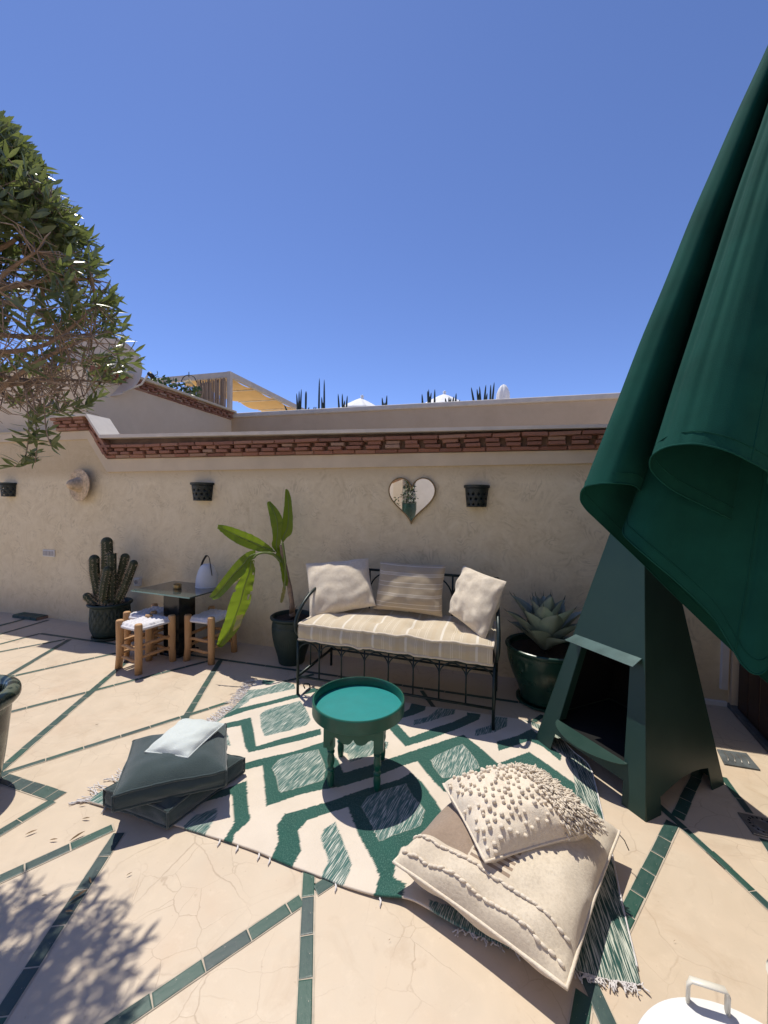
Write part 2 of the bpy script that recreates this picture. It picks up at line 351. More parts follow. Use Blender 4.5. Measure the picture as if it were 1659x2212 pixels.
L(nt_, cS, b_.inputs['Base Color']); L(nt_, ramp(nt_, nA, [(.3, .32), (.7, .48)]), b_.inputs['Roughness']); b_.inputs['Specular IOR Level'].default_value = .32; bump(nt_, b_, nse(nt_, co_, 1.8, 3), .22, .02)
simple('soot', (.0025, .0025, .0025), 1.0, var=.3)
simple('tray_green', (.005, .080, .053), .34, var=.22, sc=9, bst=.16, bsc=45)
simple('tray_teal', (.004, .205, .195), .45, var=.06, sc=14, bst=.10, bsc=70)
simple('canvas_green', (.006, .055, .042), .95, var=.16, sc=7, bst=.4, bsc=420, bd=.002, spec=.12)
simple('dark_clay', (.007, .013, .011), .5, var=.3, sc=14)
glazed('pot_green', (.005, .032, .022), (.014, .056, .040), .22)
glazed('pot_dark', (.007, .021, .017), (.013, .030, .024), .45, streak=False)
simple('steel_hood_sheen', (.075, .125, .120), .26, .15, var=.25, sc=9, bst=.08, bsc=30)  # hood green lightened: sky reflection and sun gloss put into the colour
simple('soil', (.030, .020, .014), 1.0, var=.6, sc=40, bst=.9, bsc=60, bd=.02)
wool_mat('linen_cream', (.60, .505, .38), (.70, .61, .48), 45)
wool_mat('wool_cream', (.66, .56, .43), (.76, .67, .54), 70)
wool_mat('slate_canvas', (.028, .047, .048), (.041, .064, .065), 220)
wool_mat('pale_blue_linen', (.55, .595, .565), (.62, .665, .635), 200)
wool_mat('white_cord', (.66, .64, .66), (.76, .74, .76), 160)
wool_mat('fringe_yarn', (.62, .58, .56), (.74, .70, .68), 160)
striped('mattress_stripe', (.57, .475, .335), [(.04, .055, (.67, .595, .475)), (.09, .105, (.67, .595, .475)), (.22, .33, (.52, .42, .285)), (.48, .55, (.69, .635, .54)), (.61, .625, (.50, .405, .275)), (.80, .815, (.68, .605, .485)), (.85, .865, (.68, .605, .485))], 0, .235)
striped('pillow_stripe', (.43, .345, .235), [(.05, .08, (.66, .60, .50)), (.11, .13, (.66, .60, .50)), (.16, .19, (.66, .60, .50)), (.50, .53, (.64, .58, .48)), (.56, .66, (.40, .33, .24)), (.70, .73, (.64, .58, .48))], 2, .15)
simple('glass_edge', (.20, .34, .31), .08, var=.1, bst=0)
simple('black_marble', (.010, .013, .013), .22, var=.5, sc=6, bst=.05)
simple('lantern_white', (.62, .63, .66), .5, var=.04, bst=.05)
simple('black_leather', (.010, .009, .009), .55)
simple('brass_tin', (.32, .22, .09), .35, .8, var=.2, sc=20)
simple('brass_frame', (.26, .18, .085), .35, .8)
simple('plastic_white', (.60, .585, .56), .5, var=.04, bst=.03)
simple('plastic_grey', (.36, .34, .325), .6, var=.05, bst=.03)
simple('white_metal', (.72, .71, .68), .38, var=.05, sc=6, bst=.05, bsc=90)
simple('cream_metal', (.66, .62, .52), .4, var=.05, bst=.05)
simple('straw', (.58, .45, .30), .85, var=.3, sc=30, bst=.5, bsc=140)
simple('bark', (.27, .185, .125), .95, var=.35, sc=20, bst=.6, bsc=60, bd=.01)
simple('twig', (.28, .200, .140), .9, var=.3, sc=30)
simple('pale_bark', (.42, .24, .13), .9, var=.25, sc=12)
simple('door_brown', (.028, .010, .006), .45, var=.3, sc=12, bst=.2)
simple('steel_plate', (.20, .185, .165), .4, .5, var=.25, sc=12, bst=.1)
simple('slate_plate', (.085, .095, .098), .5, var=.4, sc=14, bst=.2)
simple('reed', (.25, .19, .145), .9, var=.35, sc=9, rnd=.35)
simple('beam_grey', (.40, .37, .34), .8, var=.1)
simple('awning_yellow', (.66, .46, .21), .9, var=.08, sc=3)
simple('awning_edge', (.70, .66, .60), .8)
simple('parasol_white', (.76, .75, .73), .85, var=.04)
simple('dish_beige', (.56, .48, .40), .7, var=.06)
simple('wall_paint_white', (.66, .64, .62), .7, var=.05)
simple('dry_leaf_skin', (.26, .17, .09), .8, var=.3, rnd=.3)
simple('black_tassel', (.01, .01, .01), .8)
leaf_mat('oleander_leaf', (.105, .135, .050), (.200, .230, .100), .28, .32)
leaf_mat('dark_leaf', (.020, .045, .018), (.060, .10, .035), .4, .2)
leaf_mat('spike_leaf', (.020, .032, .022), (.040, .055, .035), .5, .05)
leaf_mat('agave_skin', (.210, .265, .230), (.31, .36, .305), .5, .04)
leaf_mat('banana_rib', (.17, .23, .055), (.22, .28, .08), .5, .15)
leaf_mat('banana_dry', (.36, .33, .11), (.42, .36, .16), .7, .3)
leaf_mat('flower_white', (.7, .7, .6), (.75, .74, .62), .6, .2)
mi, nt_, b_ = mk('mirror_silver'); b_.inputs['Base Color'].default_value = (.86, .84, .80, 1); b_.inputs['Metallic'].default_value = 1; b_.inputs['Roughness'].default_value = .015
gl, nt_, b_ = mk('smoked_glass'); b_.inputs['Base Color'].default_value = (.035, .05, .048, 1); b_.inputs['Roughness'].default_value = .06
b_.inputs['Coat Weight'].default_value = .5
# ================================================================ SETTING
# ---- ground far below (the town) and terrace floor
g = MB(); g.quad((-600, -600, -3.6), (600, -600, -3.6), (600, 600, -3.6), (-600, 600, -3.6)); o = g.build('ground', 'plaster_plain', smooth=False); o['kind'] = 'structure'
fl = MB(WF); fl.box((0, -4.0, -.15), (16, 8.6, .30)); floor = fl.build('terrace_floor', 'polished_cement', smooth=False); floor['kind'] = 'structure'
def unit_piece(name, m, seed, jit=.03, bev=.10):
    rnd = random.Random(seed); mb = MB()
    c = []
    for sz in (0, 1):
        for sy in (-.5, .5):
            for sx in (-.5, .5): c.append(Vector((sx + rnd.uniform(-jit, jit) * .6, sy + rnd.uniform(-jit, jit), sz)))
    # bottom ring, upper ring, inset top
    def ring(z, ins): 
        out = []
        for i in (0, 1, 3, 2):
            b, t = c[i], c[i + 4]; p = b.lerp(t, z); q = Vector((p.x * (1 - ins * .5), p.y * (1 - ins), z)); out.append(mb.V(q))
        return out
    r0, r1, r2 = ring(0, 0), ring(.75, 0), ring(1, bev)
    for a, b in ((r0, r1), (r1, r2)):
        for k in range(4): mb.f.append([a[k], a[(k + 1) % 4], b[(k + 1) % 4], b[k]])
    mb.f.append(r2); mb.f.append(r0[::-1])
    me = bpy.data.meshes.new(name); me.from_pydata([tuple(p) for p in mb.v], [], mb.f); me.materials.append(MT[m]); return me
TILE = [unit_piece('tile', 'green_glaze', k, .02, .12) for k in range(4)]
def piece(name, me, parent, M):
    o = bpy.data.objects.new(name, me); COL.objects.link(o)
    if parent is not None:
        o.parent = parent; M = wmat(parent).inverted() @ M
    o.matrix_basis = M; return o
grout = MB()
tr = random.Random(3)
def strip(p, q, w, tl, z=.002):
    d = q - p; d.z = 0; ln = d.length; t = d.normalized(); nrm = Vector((-t.y, t.x, 0)); a = math.atan2(t.y, t.x)
    gw = w / 2 + .0045
    grout.quad(*(v + Vector((0, 0, .002)) for v in (p - nrm * gw, q - nrm * gw, q + nrm * gw, p + nrm * gw)))
    s = 0.0
    while s < ln - .01:
        l = min(tl * tr.uniform(.88, 1.12), ln - s)
        c = p + t * (s + l / 2) + nrm * tr.uniform(-.0015, .0015)
        M = Matrix.Translation((c.x, c.y, .001 + tr.uniform(-.0004, .0004))) @ Matrix.Rotation(a + tr.uniform(-.012, .012), 4, 'Z') @ Matrix.Diagonal((max(.01, l - .0055), w * tr.uniform(.95, 1.03), .0032, 1))
        piece('tile', tr.choice(TILE), floor, M); s += l
NA, WI = .030, .043
LINES = [('L', (-250, 1165), (1420, 638), NA, .165), ('L', (-60, 1112), (805, 368), WI, .12), ('L', (-300, 792), (1310, 377), NA, .17),
  ('L', (-300, 560), (720, 332), NA, .17), ('L', (-300, 680), (432, 246), WI, .13), ('L', (-200, 362), (405, 246), NA, .17),
  ('L', (-150, 315), (250, 209), NA, .17), ('L', (-150, 258), (300, 126), NA, .17), ('L', (-120, 192), (150, 120), WI, .15),
  ('L', (1372, 376), (1080, 858), WI, .13), ('J', (740, 140), (-80, 1408), WI, .125), ('L', (-60, 1085), (372, 1228), .062, .09),
  ('L', (330, 1250), (-120, 1522), WI, .13), ('J', (-140, 493), (712, 102), WI, .14), ('JF', (560, 1445), (385, 555), WI, .135), ('F', (466, 500), (640, 385), WI, .13), ('F', (430, 330), (400, 1420), WI, .125),
  ('K', (980, 700), (686, 1340), .047, .125), ('K', (640, 1392), (60, 2560), .047, .125), ('H', (500, 940), (730, 1450), .047, .125), ('H', (490, 1060), (440, 1400), .047, .125),
  ('K', (440, 1165), (1240, 1890), NA, .165), ('H', (1290, 160), (1800, 640), NA, .165), ('K', (1175, 900), (1460, 1290), NA, .165),
  ('K', (1610, 1565), (1760, 1800), NA, .15), ('B', (300, 150), (400, 290), NA, .15), ('A', (640, 250), (990, 165), NA, .15), ('G', (200, 470), (345, 375), NA, .15)]
for zn, a, b, w, tl in LINES: strip(GZ(zn[0], a), GZ(zn[-1], b), w, tl)
# border line along the foot of the wall
b0 = GZ('L', (250, 209)); b1 = GZ('L', (1659, 412)); dd = (b1 - b0).normalized()
strip(b0, b0 + dd * 4.9, NA, .18)
go = grout.build('grout_lines', 'grout', floor, smooth=False)
# ---- parapet wall of the terrace
s_slope0, z_hi = W(178, 893, .1); s_slope1, _ = W(216, 960, .1)
s_hi0, _ = W(108, 905, .1)
S_R = W(1572, 1525)[0]                                 # right end where the door wall starts
S_L = -9.0
ZB, ZC = 1.890, 2.035                                  # brick bottom, cap bottom on the low run
HI = 2.375 - 2.05
pw = thing('parapet_wall', 'beige swirled plaster terrace wall with red brick coping and stepped left end', 'wall', WA, WANG)
mb = MB(WF)
prof = [(S_L, 0), (S_R, 0), (S_R, ZB + .14), (s_slope1, ZB + .14), (s_slope0, ZB + .14 + HI), (s_hi0, ZB + .14 + HI), (s_hi0, 2.24), (S_L, 2.24)]
for y in (0.0, .15): mb.f.append([mb.V((s, y, z)) for s, z in (prof if y == 0 else prof[::-1])])
for k in range(8):
    a, b = prof[k], prof[(k + 1) % 8]; mb.quad((a[0], 0, a[1]), (a[0], .15, a[1]), (b[0], .15, b[1]), (b[0], 0, b[1]))
wl = mb.build('plaster_face', 'plaster_beige', pw, smooth=False)
# trim band below the bricks
def band(mb, path, z0, z1, y0, y1):                     # path of (s,z); extruded strip following it
    n = len(path); nrm = []
    for k in range(n):
        a = Vector(path[max(0, k - 1)]); b = Vector(path[min(n - 1, k + 1)]); t = (b - a).normalized(); nn = Vector((-t.y, t.x)); 
        if nn.y < 0: nn = -nn
        sc = 1.0
        if 0 < k < n - 1:
            u = (Vector(path[k]) - a).normalized(); sc = 1 / max(.5, abs(Vector((-u.y, u.x)).dot(nn)))
        nrm.append(nn * sc)
    lo = [Vector(path[k]) + nrm[k] * z0 for k in range(n)]; hi = [Vector(path[k]) + nrm[k] * z1 for k in range(n)]
    for k in range(n - 1):
        A, B, C_, D = lo[k], lo[k + 1], hi[k + 1], hi[k]
        f = lambda p, y: (p.x, y, p.y)
        mb.quad(f(A, y0), f(B, y0), f(C_, y0), f(D, y0)); mb.quad(f(D, y0), f(C_, y0), f(C_, y1), f(D, y1)); mb.quad(f(A, y1), f(B, y1), f(B, y0), f(A, y0))
    for k in (0, n - 1): mb.quad(f(lo[k], y0), f(hi[k], y0), f(hi[k], y1), f(lo[k], y1))
path = [(s_hi0 - .0, ZB + HI), (s_slope0, ZB + HI), (s_slope1, ZB), (S_R - .002, ZB)]
mb = MB(WF); band(mb, [(S_L, ZB + HI)] + path, -.098, -.003, -.014, .10); mb.build('trim_band', 'trim_grey', pw, smooth=False)
mb = MB(WF); band(mb, path, .140, .164, -.118, .165); cap = mb.build('cap', 'white_cap', pw, smooth=False); bevel(cap, .010, 3)
mb = MB(WF); band(mb, path, .0, .139, -.010, .145); mb.build('mortar_bed', 'mortar', pw, smooth=False)
BR = [unit_piece('brick', 'fired_brick', 20 + k, .05, .16) for k in range(5)]
br = random.Random(5)
def lay_bricks(parent, frame, path, rows, proud=1.0):
    for k in range(len(path) - 1):
        a, b = Vector(path[k]), Vector(path[k + 1]); t = (b - a); ln = t.length; t.normalize(); up = Vector((-t.y, t.x))
        if up.y < 0: up = -up
        ang = math.atan2(t.y, t.x)
        if up.y > 0 and t.x < 0: ang = math.atan2(-t.y, -t.x)
        for z0, h, l0, gap, pr, ph in rows:
            s = -l0 * ph
            while s < ln:
                l = l0 * br.uniform(.88, 1.12); e = min(s + l, ln - .004); st = max(s, .004)
                if e - st > .03:
                    c = a + t * ((st + e) / 2) + up * (z0 + h / 2 + br.uniform(-.002, .002)); d = pr * proud + br.uniform(-.008, .008)
                    # piece: unit z (0..1) points towards the viewer
                    M = frame @ Matrix.Translation((c.x, 0.0, c.y)) @ Matrix.Rotation(-ang, 4, 'Y') @ Matrix.Rotation(math.pi / 2, 4, 'X') @ Matrix.Rotation(br.uniform(-.02, .02), 4, 'Z') @ Matrix.Diagonal((e - st, h * br.uniform(.92, 1.04), d, 1))
                    piece('brick', br.choice(BR), parent, M)
                s += l + gap
ROWS = [(.003, .031, .19, .004, .040, .2), (.038, .031, .125, .045, .072, .7), (.073, .031, .125, .045, .078, .05), (.108, .031, .22, .004, .100, .5)]
lay_bricks(pw, WF, path, ROWS)
# white moulding on the right end of the wall
mb = MB(WF); zl = W(1560, 1519)[1]
mb.box((S_R - .035, -.012, .98 + zl / 2), (.045, .028, 1.74 - zl)); mb.box((S_R - .38, -.012, zl), (.735, .027, .042)); bevel(mb.build('moulding', 'wall_paint_white', pw, smooth=False), .004)
# foot skirting of dark tile on the left
mb = MB(WF); s0, _ = W(52, 1332); s1, _ = W(104, 1345); 
sk = thing('tile_kerb', 'low dark green tiled kerb against the wall left of the cactus', 'kerb', WF @ Vector(((s0 + s1) / 2, -.06, 0)), WANG)
mb.box(((s0 + s1) / 2, -.06, .016), (s1 - s0, .12, .03)); mb.build('core', 'mortar', sk, smooth=False)
for k in range(4):
    w_ = (s1 - s0) / 4; x = s0 + w_ * (k + .5)
    piece('tile', TILE[k % 4], sk, WF @ Matrix.Translation((x, -.06, .0312)) @ Matrix.Diagonal((w_ - .006, .118, .006, 1)))
    piece('tile', TILE[(k + 1) % 4], sk, WF @ Matrix.Translation((x, -.1205, .016)) @ Matrix.Rotation(math.pi / 2, 4, 'X') @ Matrix.Diagonal((w_ - .006, .028, .006, 1)))
# ---- door wall on the right
dl = G(1659, 1622); d0 = WF @ Vector((S_R + .002, 0, 0)); dv = (dl - d0); dv.z = 0; dv.normalize(); da = math.atan2(dv.y, dv.x)
DF = Matrix.Translation(d0) @ Matrix.Rotation(da, 4, 'Z')        # x towards the viewer, +y to the right (behind)
dw = thing('door_wall', 'plaster side wall with dark brown boarded door at the right edge', 'wall', d0, da)
sgn = 1 if (DF.to_3x3() @ Vector((0, 1, 0))).x > 0 else -1
mb = MB(DF); mb.box((1.55, sgn * .17, 1.2), (3.1, .20, 2.4)); mb.box((.02, sgn * .035, 1.2), (.05, .07, 2.395)); mb.build('plaster_face', 'plaster_plain', dw, smooth=False)
for k in range(9):
    mb = MB(DF); mb.box((.10 + k * .155 + .07, sgn * .045, 1.055), (.150, .05, 2.05)); bevel(mb.build('board', 'door_brown', dw, smooth=False), .006)
mb = MB(DF); mb.box((.76, sgn * .03, .014), (1.5, .09, .028)); bevel(mb.build('threshold', 'slate_plate', dw, smooth=False), .004)
mb = MB(DF); mb.box((.055, sgn * .02, .62), (.02, .03, .10)); mb.build('hinge', 'iron_green', dw, smooth=False)
# ---- neighbours beyond the wall
OB = 3.0; sc0, zt = W(500, 892, -OB); zt = 3.09
bw = thing('neighbour_back_wall', 'brown plaster roof wall with thin white cap behind the terrace wall', 'wall', WF @ Vector((sc0, OB, -3.6)), WANG)
mb = MB(WF); mb.box(((sc0 + 9) / 2, OB + .12, (zt - .09 - 3.6) / 2), (9 - sc0, .24, zt - .09 + 3.6)); mb.build('plaster_face', 'plaster_brown', bw, smooth=False)
mb = MB(WF); mb.box(((sc0 + 9) / 2, OB + .12, zt - .045), (9 - sc0 - .004, .30, .09)); bevel(mb.build('cap', 'white_cap', bw, smooth=False), .022, 3)
sw = thing('neighbour_side_wall', 'grey plaster side wall with brick coping running back to the roof pergola', 'wall', WF @ Vector((sc0, 1.5, -3.6)), WANG)
mb = MB(WF); mb.box((sc0 - .13, (OB + .3) / 2 + .05, (zt - .03 - 3.6) / 2), (.26, OB - .38 + .3, zt - .03 + 3.6)); mb.build('plaster_face', 'plaster_plain', sw, smooth=False)
SF = WF @ Matrix.Translation((sc0, OB + .02, 0)) @ Matrix.Rotation(math.pi / 2, 4, 'Z')   # local x -> away, local -y -> +s (towards right)
pth = [(-OB + .26, zt - .13), (-.02, zt - .13)]
lay_bricks(sw, SF, pth, [(.002, .030, .17, .004, .020, .2), (.034, .030, .115, .045, .045, .7), (.066, .030, .115, .045, .055, .05), (.098, .030, .2, .004, .072, .4)])
mb = MB(SF); mb.box((-OB / 2 + .12, .06, zt + .018), (OB - .28, .36, .036)); bevel(mb.build('cap', 'trim_grey', sw, smooth=False), .006)
fw = thing('neighbour_front_wall', 'plain grey plaster wall rising behind the tree and stepped coping', 'wall', WF @ Vector((sc0 - 3, .3, -3.6)), WANG)
mb = MB(WF); mb.box((sc0 - 3.4, .26 + .12, (zt - .06 - 3.6) / 2), (6.5, .22, zt - .06 + 3.6)); mb.build('plaster_face', 'plaster_plain', fw, smooth=False)
mb = MB(WF); mb.box((sc0 - 3.4, .26 + .12, zt - .028), (6.5, .28, .06)); mb.build('cap', 'trim_grey', fw, smooth=False)
pz0 = 2.3
mb = MB(WF); mb.box((1.5, OB + .24 + 7, pz0 - .15), (22, 13.98, .30)); mb.box((sc0 - 3.4, (OB + .7) / 2 + .04, pz0 - .152), (6.2, OB - .3, .30)); mb.build('neighbour_roof', 'plaster_plain', smooth=False)['kind'] = 'structure'
# ---- satellite dish
dc = P(228, 800, 5.3); dish = thing('satellite_dish', 'large beige satellite dish above the brick coping at left', 'satellite dish', (dc.x, dc.y, pz0))
aim = (Vector((.38, -.88, .22))).normalized(); Mx = Matrix.Translation(dc) @ aim.to_track_quat('Z', 'Y').to_matrix().to_4x4(); rad = .44
mb = MB(Mx); mb.lathe([(0.001, 0.0)] + [(rad * k / 8, .13 * (k / 8) ** 2) for k in range(1, 9)], 40); solid(mb.build('reflector', 'dish_beige', dish), .008)
tip = Mx @ Vector((.05, -.12, .5)); ar = P(322, 806, 5.1)
mb = MB(); mb.tube([Mx @ Vector((.2, -.36, .10)), P(306, 830, 5.2), ar], .012, 8); mb.build('feed_arm', 'plastic_white', dish)
mb = MB(); mb.tube([ar, ar + Vector((.05, 0, -.05))], .03, 10); mb.build('feed_horn', 'black_leather', dish)
mb = MB(); mb.tube([Vector((dc.x - .1, dc.y + .15, pz0)), dc + Vector((-.05, .12, 0))], .03, 10); mb.build('mast', 'plastic_grey', dish)
mb = MB(Mx); mb.box((.1, -.2, .06), (.10, .05, .03)); mb.box((-.05, -.28, .08), (.05, .05, .03)); mb.build('bracket', 'plastic_grey', dish)
# ---- roof pergola with reed screen and swagged yellow shade
pf_s, pf_z = W(500, 803, -OB - .45); PO = OB + .45
pg = thing('roof_pergola', 'grey roof pergola with yellow swagged shade cloth behind the reed screen', 'pergola', WF @ Vector((pf_s, PO, pz0)), WANG)
mb = MB(WF); mb.box((pf_s - .04, PO, (pz0 + pf_z) / 2 - .002), (.08, .08, pf_z - pz0)); mb.build('post', 'beam_grey', pg, smooth=False)
mb = MB(WF); mb.box((pf_s - 1.85, PO, pf_z - .06), (3.54, .07, .11)); mb.build('front_beam', 'beam_grey', pg, smooth=False)
mb = MB(WF); mb.box((pf_s - .04, PO + 2.84, pf_z - .055), (.075, 5.6, .11)); mb.build('side_beam', 'beam_grey', pg, smooth=False)
mb = MB(WF); mb.box((pf_s - .04, PO + 5.7, (pz0 + pf_z) / 2 - .002), (.08, .08, pf_z - pz0)); mb.build('post', 'beam_grey', pg, smooth=False)
mb = MB(WF); mb.grid(lambda u, v: (pf_s - .10 - 1.1 * u, PO + .1 + 5.4 * v, pf_z - .06 - .06 * abs(math.sin(v * math.pi * 6)) * (1 + .1 * math.sin(u * 9))), 12, 72); solid(mb.build('shade_cloth', 'awning_yellow', pg), .004)
for k in range(7):
    mb = MB(WF); mb.tube([(pf_s - .06, PO + .1 + .9 * k, pf_z - .075), (pf_s - 1.22, PO + .1 + .9 * k, pf_z - .075)], .014, 6); mb.build('shade_wire', 'awning_edge', pg)
rs = thing('reed_screen', 'brown reed screen tied to the pergola above the brick coping', 'screen', WF @ Vector((pf_s - .6, PO - .06, pz0)), WANG)
rr = random.Random(11); sL = W(428, 830, -PO + .06)[0]
RD = []
for k in range(5):
    mb = MB(); mb.tube([(0, 0, 0), (.002 * math.sin(k), 0, .33), (0, .001, .66), (0, 0, 1)], [.5, .48, .45, .38], 6)
    me = bpy.data.meshes.new('reed'); me.from_pydata([tuple(p) for p in mb.v], [], mb.f); me.materials.append(MT['reed']); RD.append(me)
x = pf_s - .095; ztop = W(470, 822, -PO + .06)[1]
while x > sL - .35:
    dens = 1 if x > sL else .45
    if rr.random() < dens:
        h = ztop - pz0 + rr.uniform(-.05, .06) - (0 if x > sL else .12)
        d_ = rr.uniform(.012, .019)
        M = WF @ Matrix.Translation((x, PO - .06 + rr.uniform(-.018, .018), pz0)) @ Matrix.Rotation(rr.uniform(-.03, .03), 4, 'Y') @ Matrix.Diagonal((d_, d_, h, 1))
        piece('reed', rr.choice(RD), rs, M)
    x -= .005
for z in (.25, .5, .75):
    mb = MB(WF); mb.tube([(pf_s - .08, PO - .09, pz0 + (ztop - pz0) * z), (sL - .3, PO - .09, pz0 + (ztop - pz0) * z + .01)], .005, 5); mb.build('tie_wire', 'twig', rs)
# lantern hanging in the pergola
lp = P(408, 826, 7.6); hl = thing('hanging_lantern', 'small dark hanging lantern in the pergola left of the reeds', 'lantern', lp)
mb = MB(); mb.lathe([(.012, .07), (.05, .02), (.10, -.05), (.09, -.06), (.001, -.06)], 16, lp); mb.build('hood', 'awning_yellow', hl)
mb = MB(); mb.tube([lp + Vector((0, 0, .1)), lp + Vector((0, 0, .20))], .008, 6); mb.tube(cr([lp + Vector((-.15, 0, -.0)), lp + Vector((-.1, 0, .1)), lp + Vector((0, 0, .14)), lp + Vector((.1, 0, .1)), lp + Vector((.15, 0, 0))], 4), .008, 6); mb.build('bracket', 'black_leather', hl)
# ---- leaf helper
def leaf_to(mb, base, d, nrm, ln, wd, cup=.15, bend=.12):
    d = d.normalized(); sd = d.cross(nrm); sd = sd.normalized() if sd.length > 1e-5 else d.orthogonal(); n2 = sd.cross(d)
    st = [(0, .12), (.25, .8), (.55, 1.0), (.8, .6), (1, .03)]; rows = []
    for t, w in st:
        c = base + d * (ln * t) - n2 * (bend * ln * t * t)
        rows.append((mb.V(c - sd * wd / 2 * w + n2 * cup * wd * w), mb.V(c), mb.V(c + sd * wd / 2 * w + n2 * cup * wd * w)))
    for a, b in zip(rows, rows[1:]): mb.f.append([a[0], a[1], b[1], b[0]]); mb.f.append([a[1], a[2], b[2], b[1]])
def rvec(r): 
    while True:
        v = Vector((r.uniform(-1, 1), r.uniform(-1, 1), r.uniform(-1, 1)))
        if .05 < v.length < 1: return v.normalized()
# climbing vine between dish and reeds
vn = thing('climbing_vine', 'dark climbing vine between the dish arm and the reed screen', 'plant', WF @ Vector((pf_s - 1.2, PO - .25, pz0)), WANG)
mb = MB(); st_ = MB(); vr = random.Random(4)
for k in range(330):
    px = vr.uniform(318, 432); py = 848 + (px - 318) * .16 - vr.random() ** 1.5 * (46 - (px - 318) * .18); c = P(px, py, 6.9 + vr.uniform(-.15, .15))
    leaf_to(mb, c, rvec(vr), rvec(vr), vr.uniform(.06, .10), vr.uniform(.035, .055))
for k in range(9):
    px = 325 + k * 13; a = P(px, 872, 6.95); b = P(px + vr.uniform(-12, 12), 845, 6.9); c = P(px + vr.uniform(-14, 14), 818 + k * 2, 6.9); st_.tube([a, b, c], .007, 5)
mb.build('foliage', 'dark_leaf', vn, kind='stuff'); st_.build('stem', 'twig', vn)
# ---- upright spiky plants behind the back wall
CL = [('first', [(352, 205, 305), (368, 190, 305), (382, 178, 305), (408, 192, 305), (414, 192, 303)], 'five upright dark spikes beside the yellow shade cloth'),
      ('2', [(494, 110, 300), (524, 118, 300), (508, 228, 300), (516, 262, 300)], 'two tall bent dark spikes standing highest above the back wall'),
      ('3', [(610, 208, 300), (636, 208, 296), (668, 220, 296), (652, 250, 296)], 'thin dark spikes in front of the left white parasol'),
      ('4', [(884, 232, 284), (914, 218, 284), (892, 262, 284), (902, 262, 284)], 'short splayed spikes right of the left white parasol'),
      ('5', [(1132, 210, 272), (1166, 190, 272), (1174, 180, 272), (1190, 200, 268), (1212, 180, 268), (1180, 225, 270)], 'dense dark spikes left of the right white parasol'),
      ('6', [(1276, 235, 266), (1300, 228, 264), (1312, 235, 264), (1330, 225, 262), (1345, 205, 262), (1368, 246, 262)], 'short dark spikes in front of the right white parasol'),
      ('7', [(1438, 168, 256), (1474, 178, 254), (1490, 162, 254), (1530, 152, 252), (1486, 205, 254), (1538, 205, 250), (1560, 152, 250), (1582, 136, 250)], 'broad fan of dark spikes beside the closed white parasol'),
      ('8', [(275, 278, 312), (430, 292, 304), (462, 290, 302), (474, 290, 301)], 'tiny dark spike tips between the taller clumps')]
sr = random.Random(9)
for nm, bl, lab in CL:
    base = P(*zz('V', (sum(b[0] for b in bl) / len(bl), 330)), 7.6); t_ = thing('spiky_plant', lab, 'plant', base, 0, 'spiky plants along the neighbour roof')
    for (x, ytop, yb) in bl:
        lean = sr.uniform(-10, 10) + (x - sum(b[0] for b in bl) / len(bl)) * -.3; Y = 7.6 + sr.uniform(-.12, .12)
        p0 = P(*zz('V', (x + lean, yb + 55)), Y); p2 = P(*zz('V', (x, ytop)), Y); p1 = P(*zz('V', (x + lean * .45, (ytop + yb + 40) / 2)), Y)
        mb = MB(); mb.tube(cr([p0, p1, p2], 5), [.020, .021, .021, .02, .0195, .019, .017, .015, .012, .007, .001], 6); mb.build('blade', 'spike_leaf', t_)
# ---- white roof parasols
def roof_parasol(xc, ytop, xl, xr, ybase, Y, lab):
    a = P(*zz('V', (xc, ytop)), Y); l = P(*zz('V', (xl, ybase)), Y); r = P(*zz('V', (xr, ybase)), Y); R = (r - l).length / 2; c = (l + r) / 2; c.z = EYE + (c.z - EYE) * (Y - R) / Y
    t_ = thing('roof_parasol', lab, 'parasol', (c.x, c.y, pz0), 0, 'open white parasols on the far roof')
    for k in range(8):
        mb = MB()
        def f(u, v, k=k):
            an = (k + v) * math.pi / 4 + .3; rr_ = R * u * (math.cos(math.pi / 8) / math.cos((v - .5) * math.pi / 4)); return Vector((c.x + math.cos(an) * rr_, c.y + math.sin(an) * rr_, lerp(a.z, c.z, u ** 1.15)))
        mb.grid(f, 6, 4); solid(mb.build('canopy_panel', 'parasol_white', t_), .006)
    mb = MB(); mb.lathe([(R, c.z), (R * 1.003, c.z - .07)], 8, (c.x, c.y, 0), a0=.3, a1=.3 + 2 * math.pi); solid(mb.build('valance', 'parasol_white', t_, smooth=False), .005)
    mb = MB(); mb.lathe([(.001, .10), (.05, .06), (.03, 0.0), (.06, -.05)], 12, a); mb.build('finial', 'parasol_white', t_)
    mb = MB(); mb.tube([(c.x, c.y, pz0), a], .03, 8); mb.build('pole', 'beam_grey', t_)
roof_parasol(760, 238, 592, 905, 288, 11.0, 'open white parasol on the far roof, left of the two')
roof_parasol(1272, 212, 1086, 1450, 268, 11.0, 'open white parasol on the far roof, right of the two')
cp = P(*zz('V', (1637, 250)), 10.0); ct = P(*zz('V', (1638, 158)), 10.0); t_ = thing('folded_parasol', 'folded white parasol standing at the right above the back wall', 'parasol', (cp.x, cp.y, pz0))
mb = MB(); mb.lathe([(.001, ct.z + .03), (.05, ct.z), (.10, ct.z - .08), (.14, lerp(ct.z, cp.z, .55)), (.16, cp.z - .2), (.10, cp.z - .6)], 30, (cp.x, cp.y, 0), lambda a, z, r: r * .16 * math.sin(a * 7)); mb.build('canopy', 'parasol_white', t_)
mb = MB(); mb.tube([(cp.x, cp.y, pz0), (cp.x, cp.y, cp.z)], .03, 8); mb.build('pole', 'beam_grey', t_)
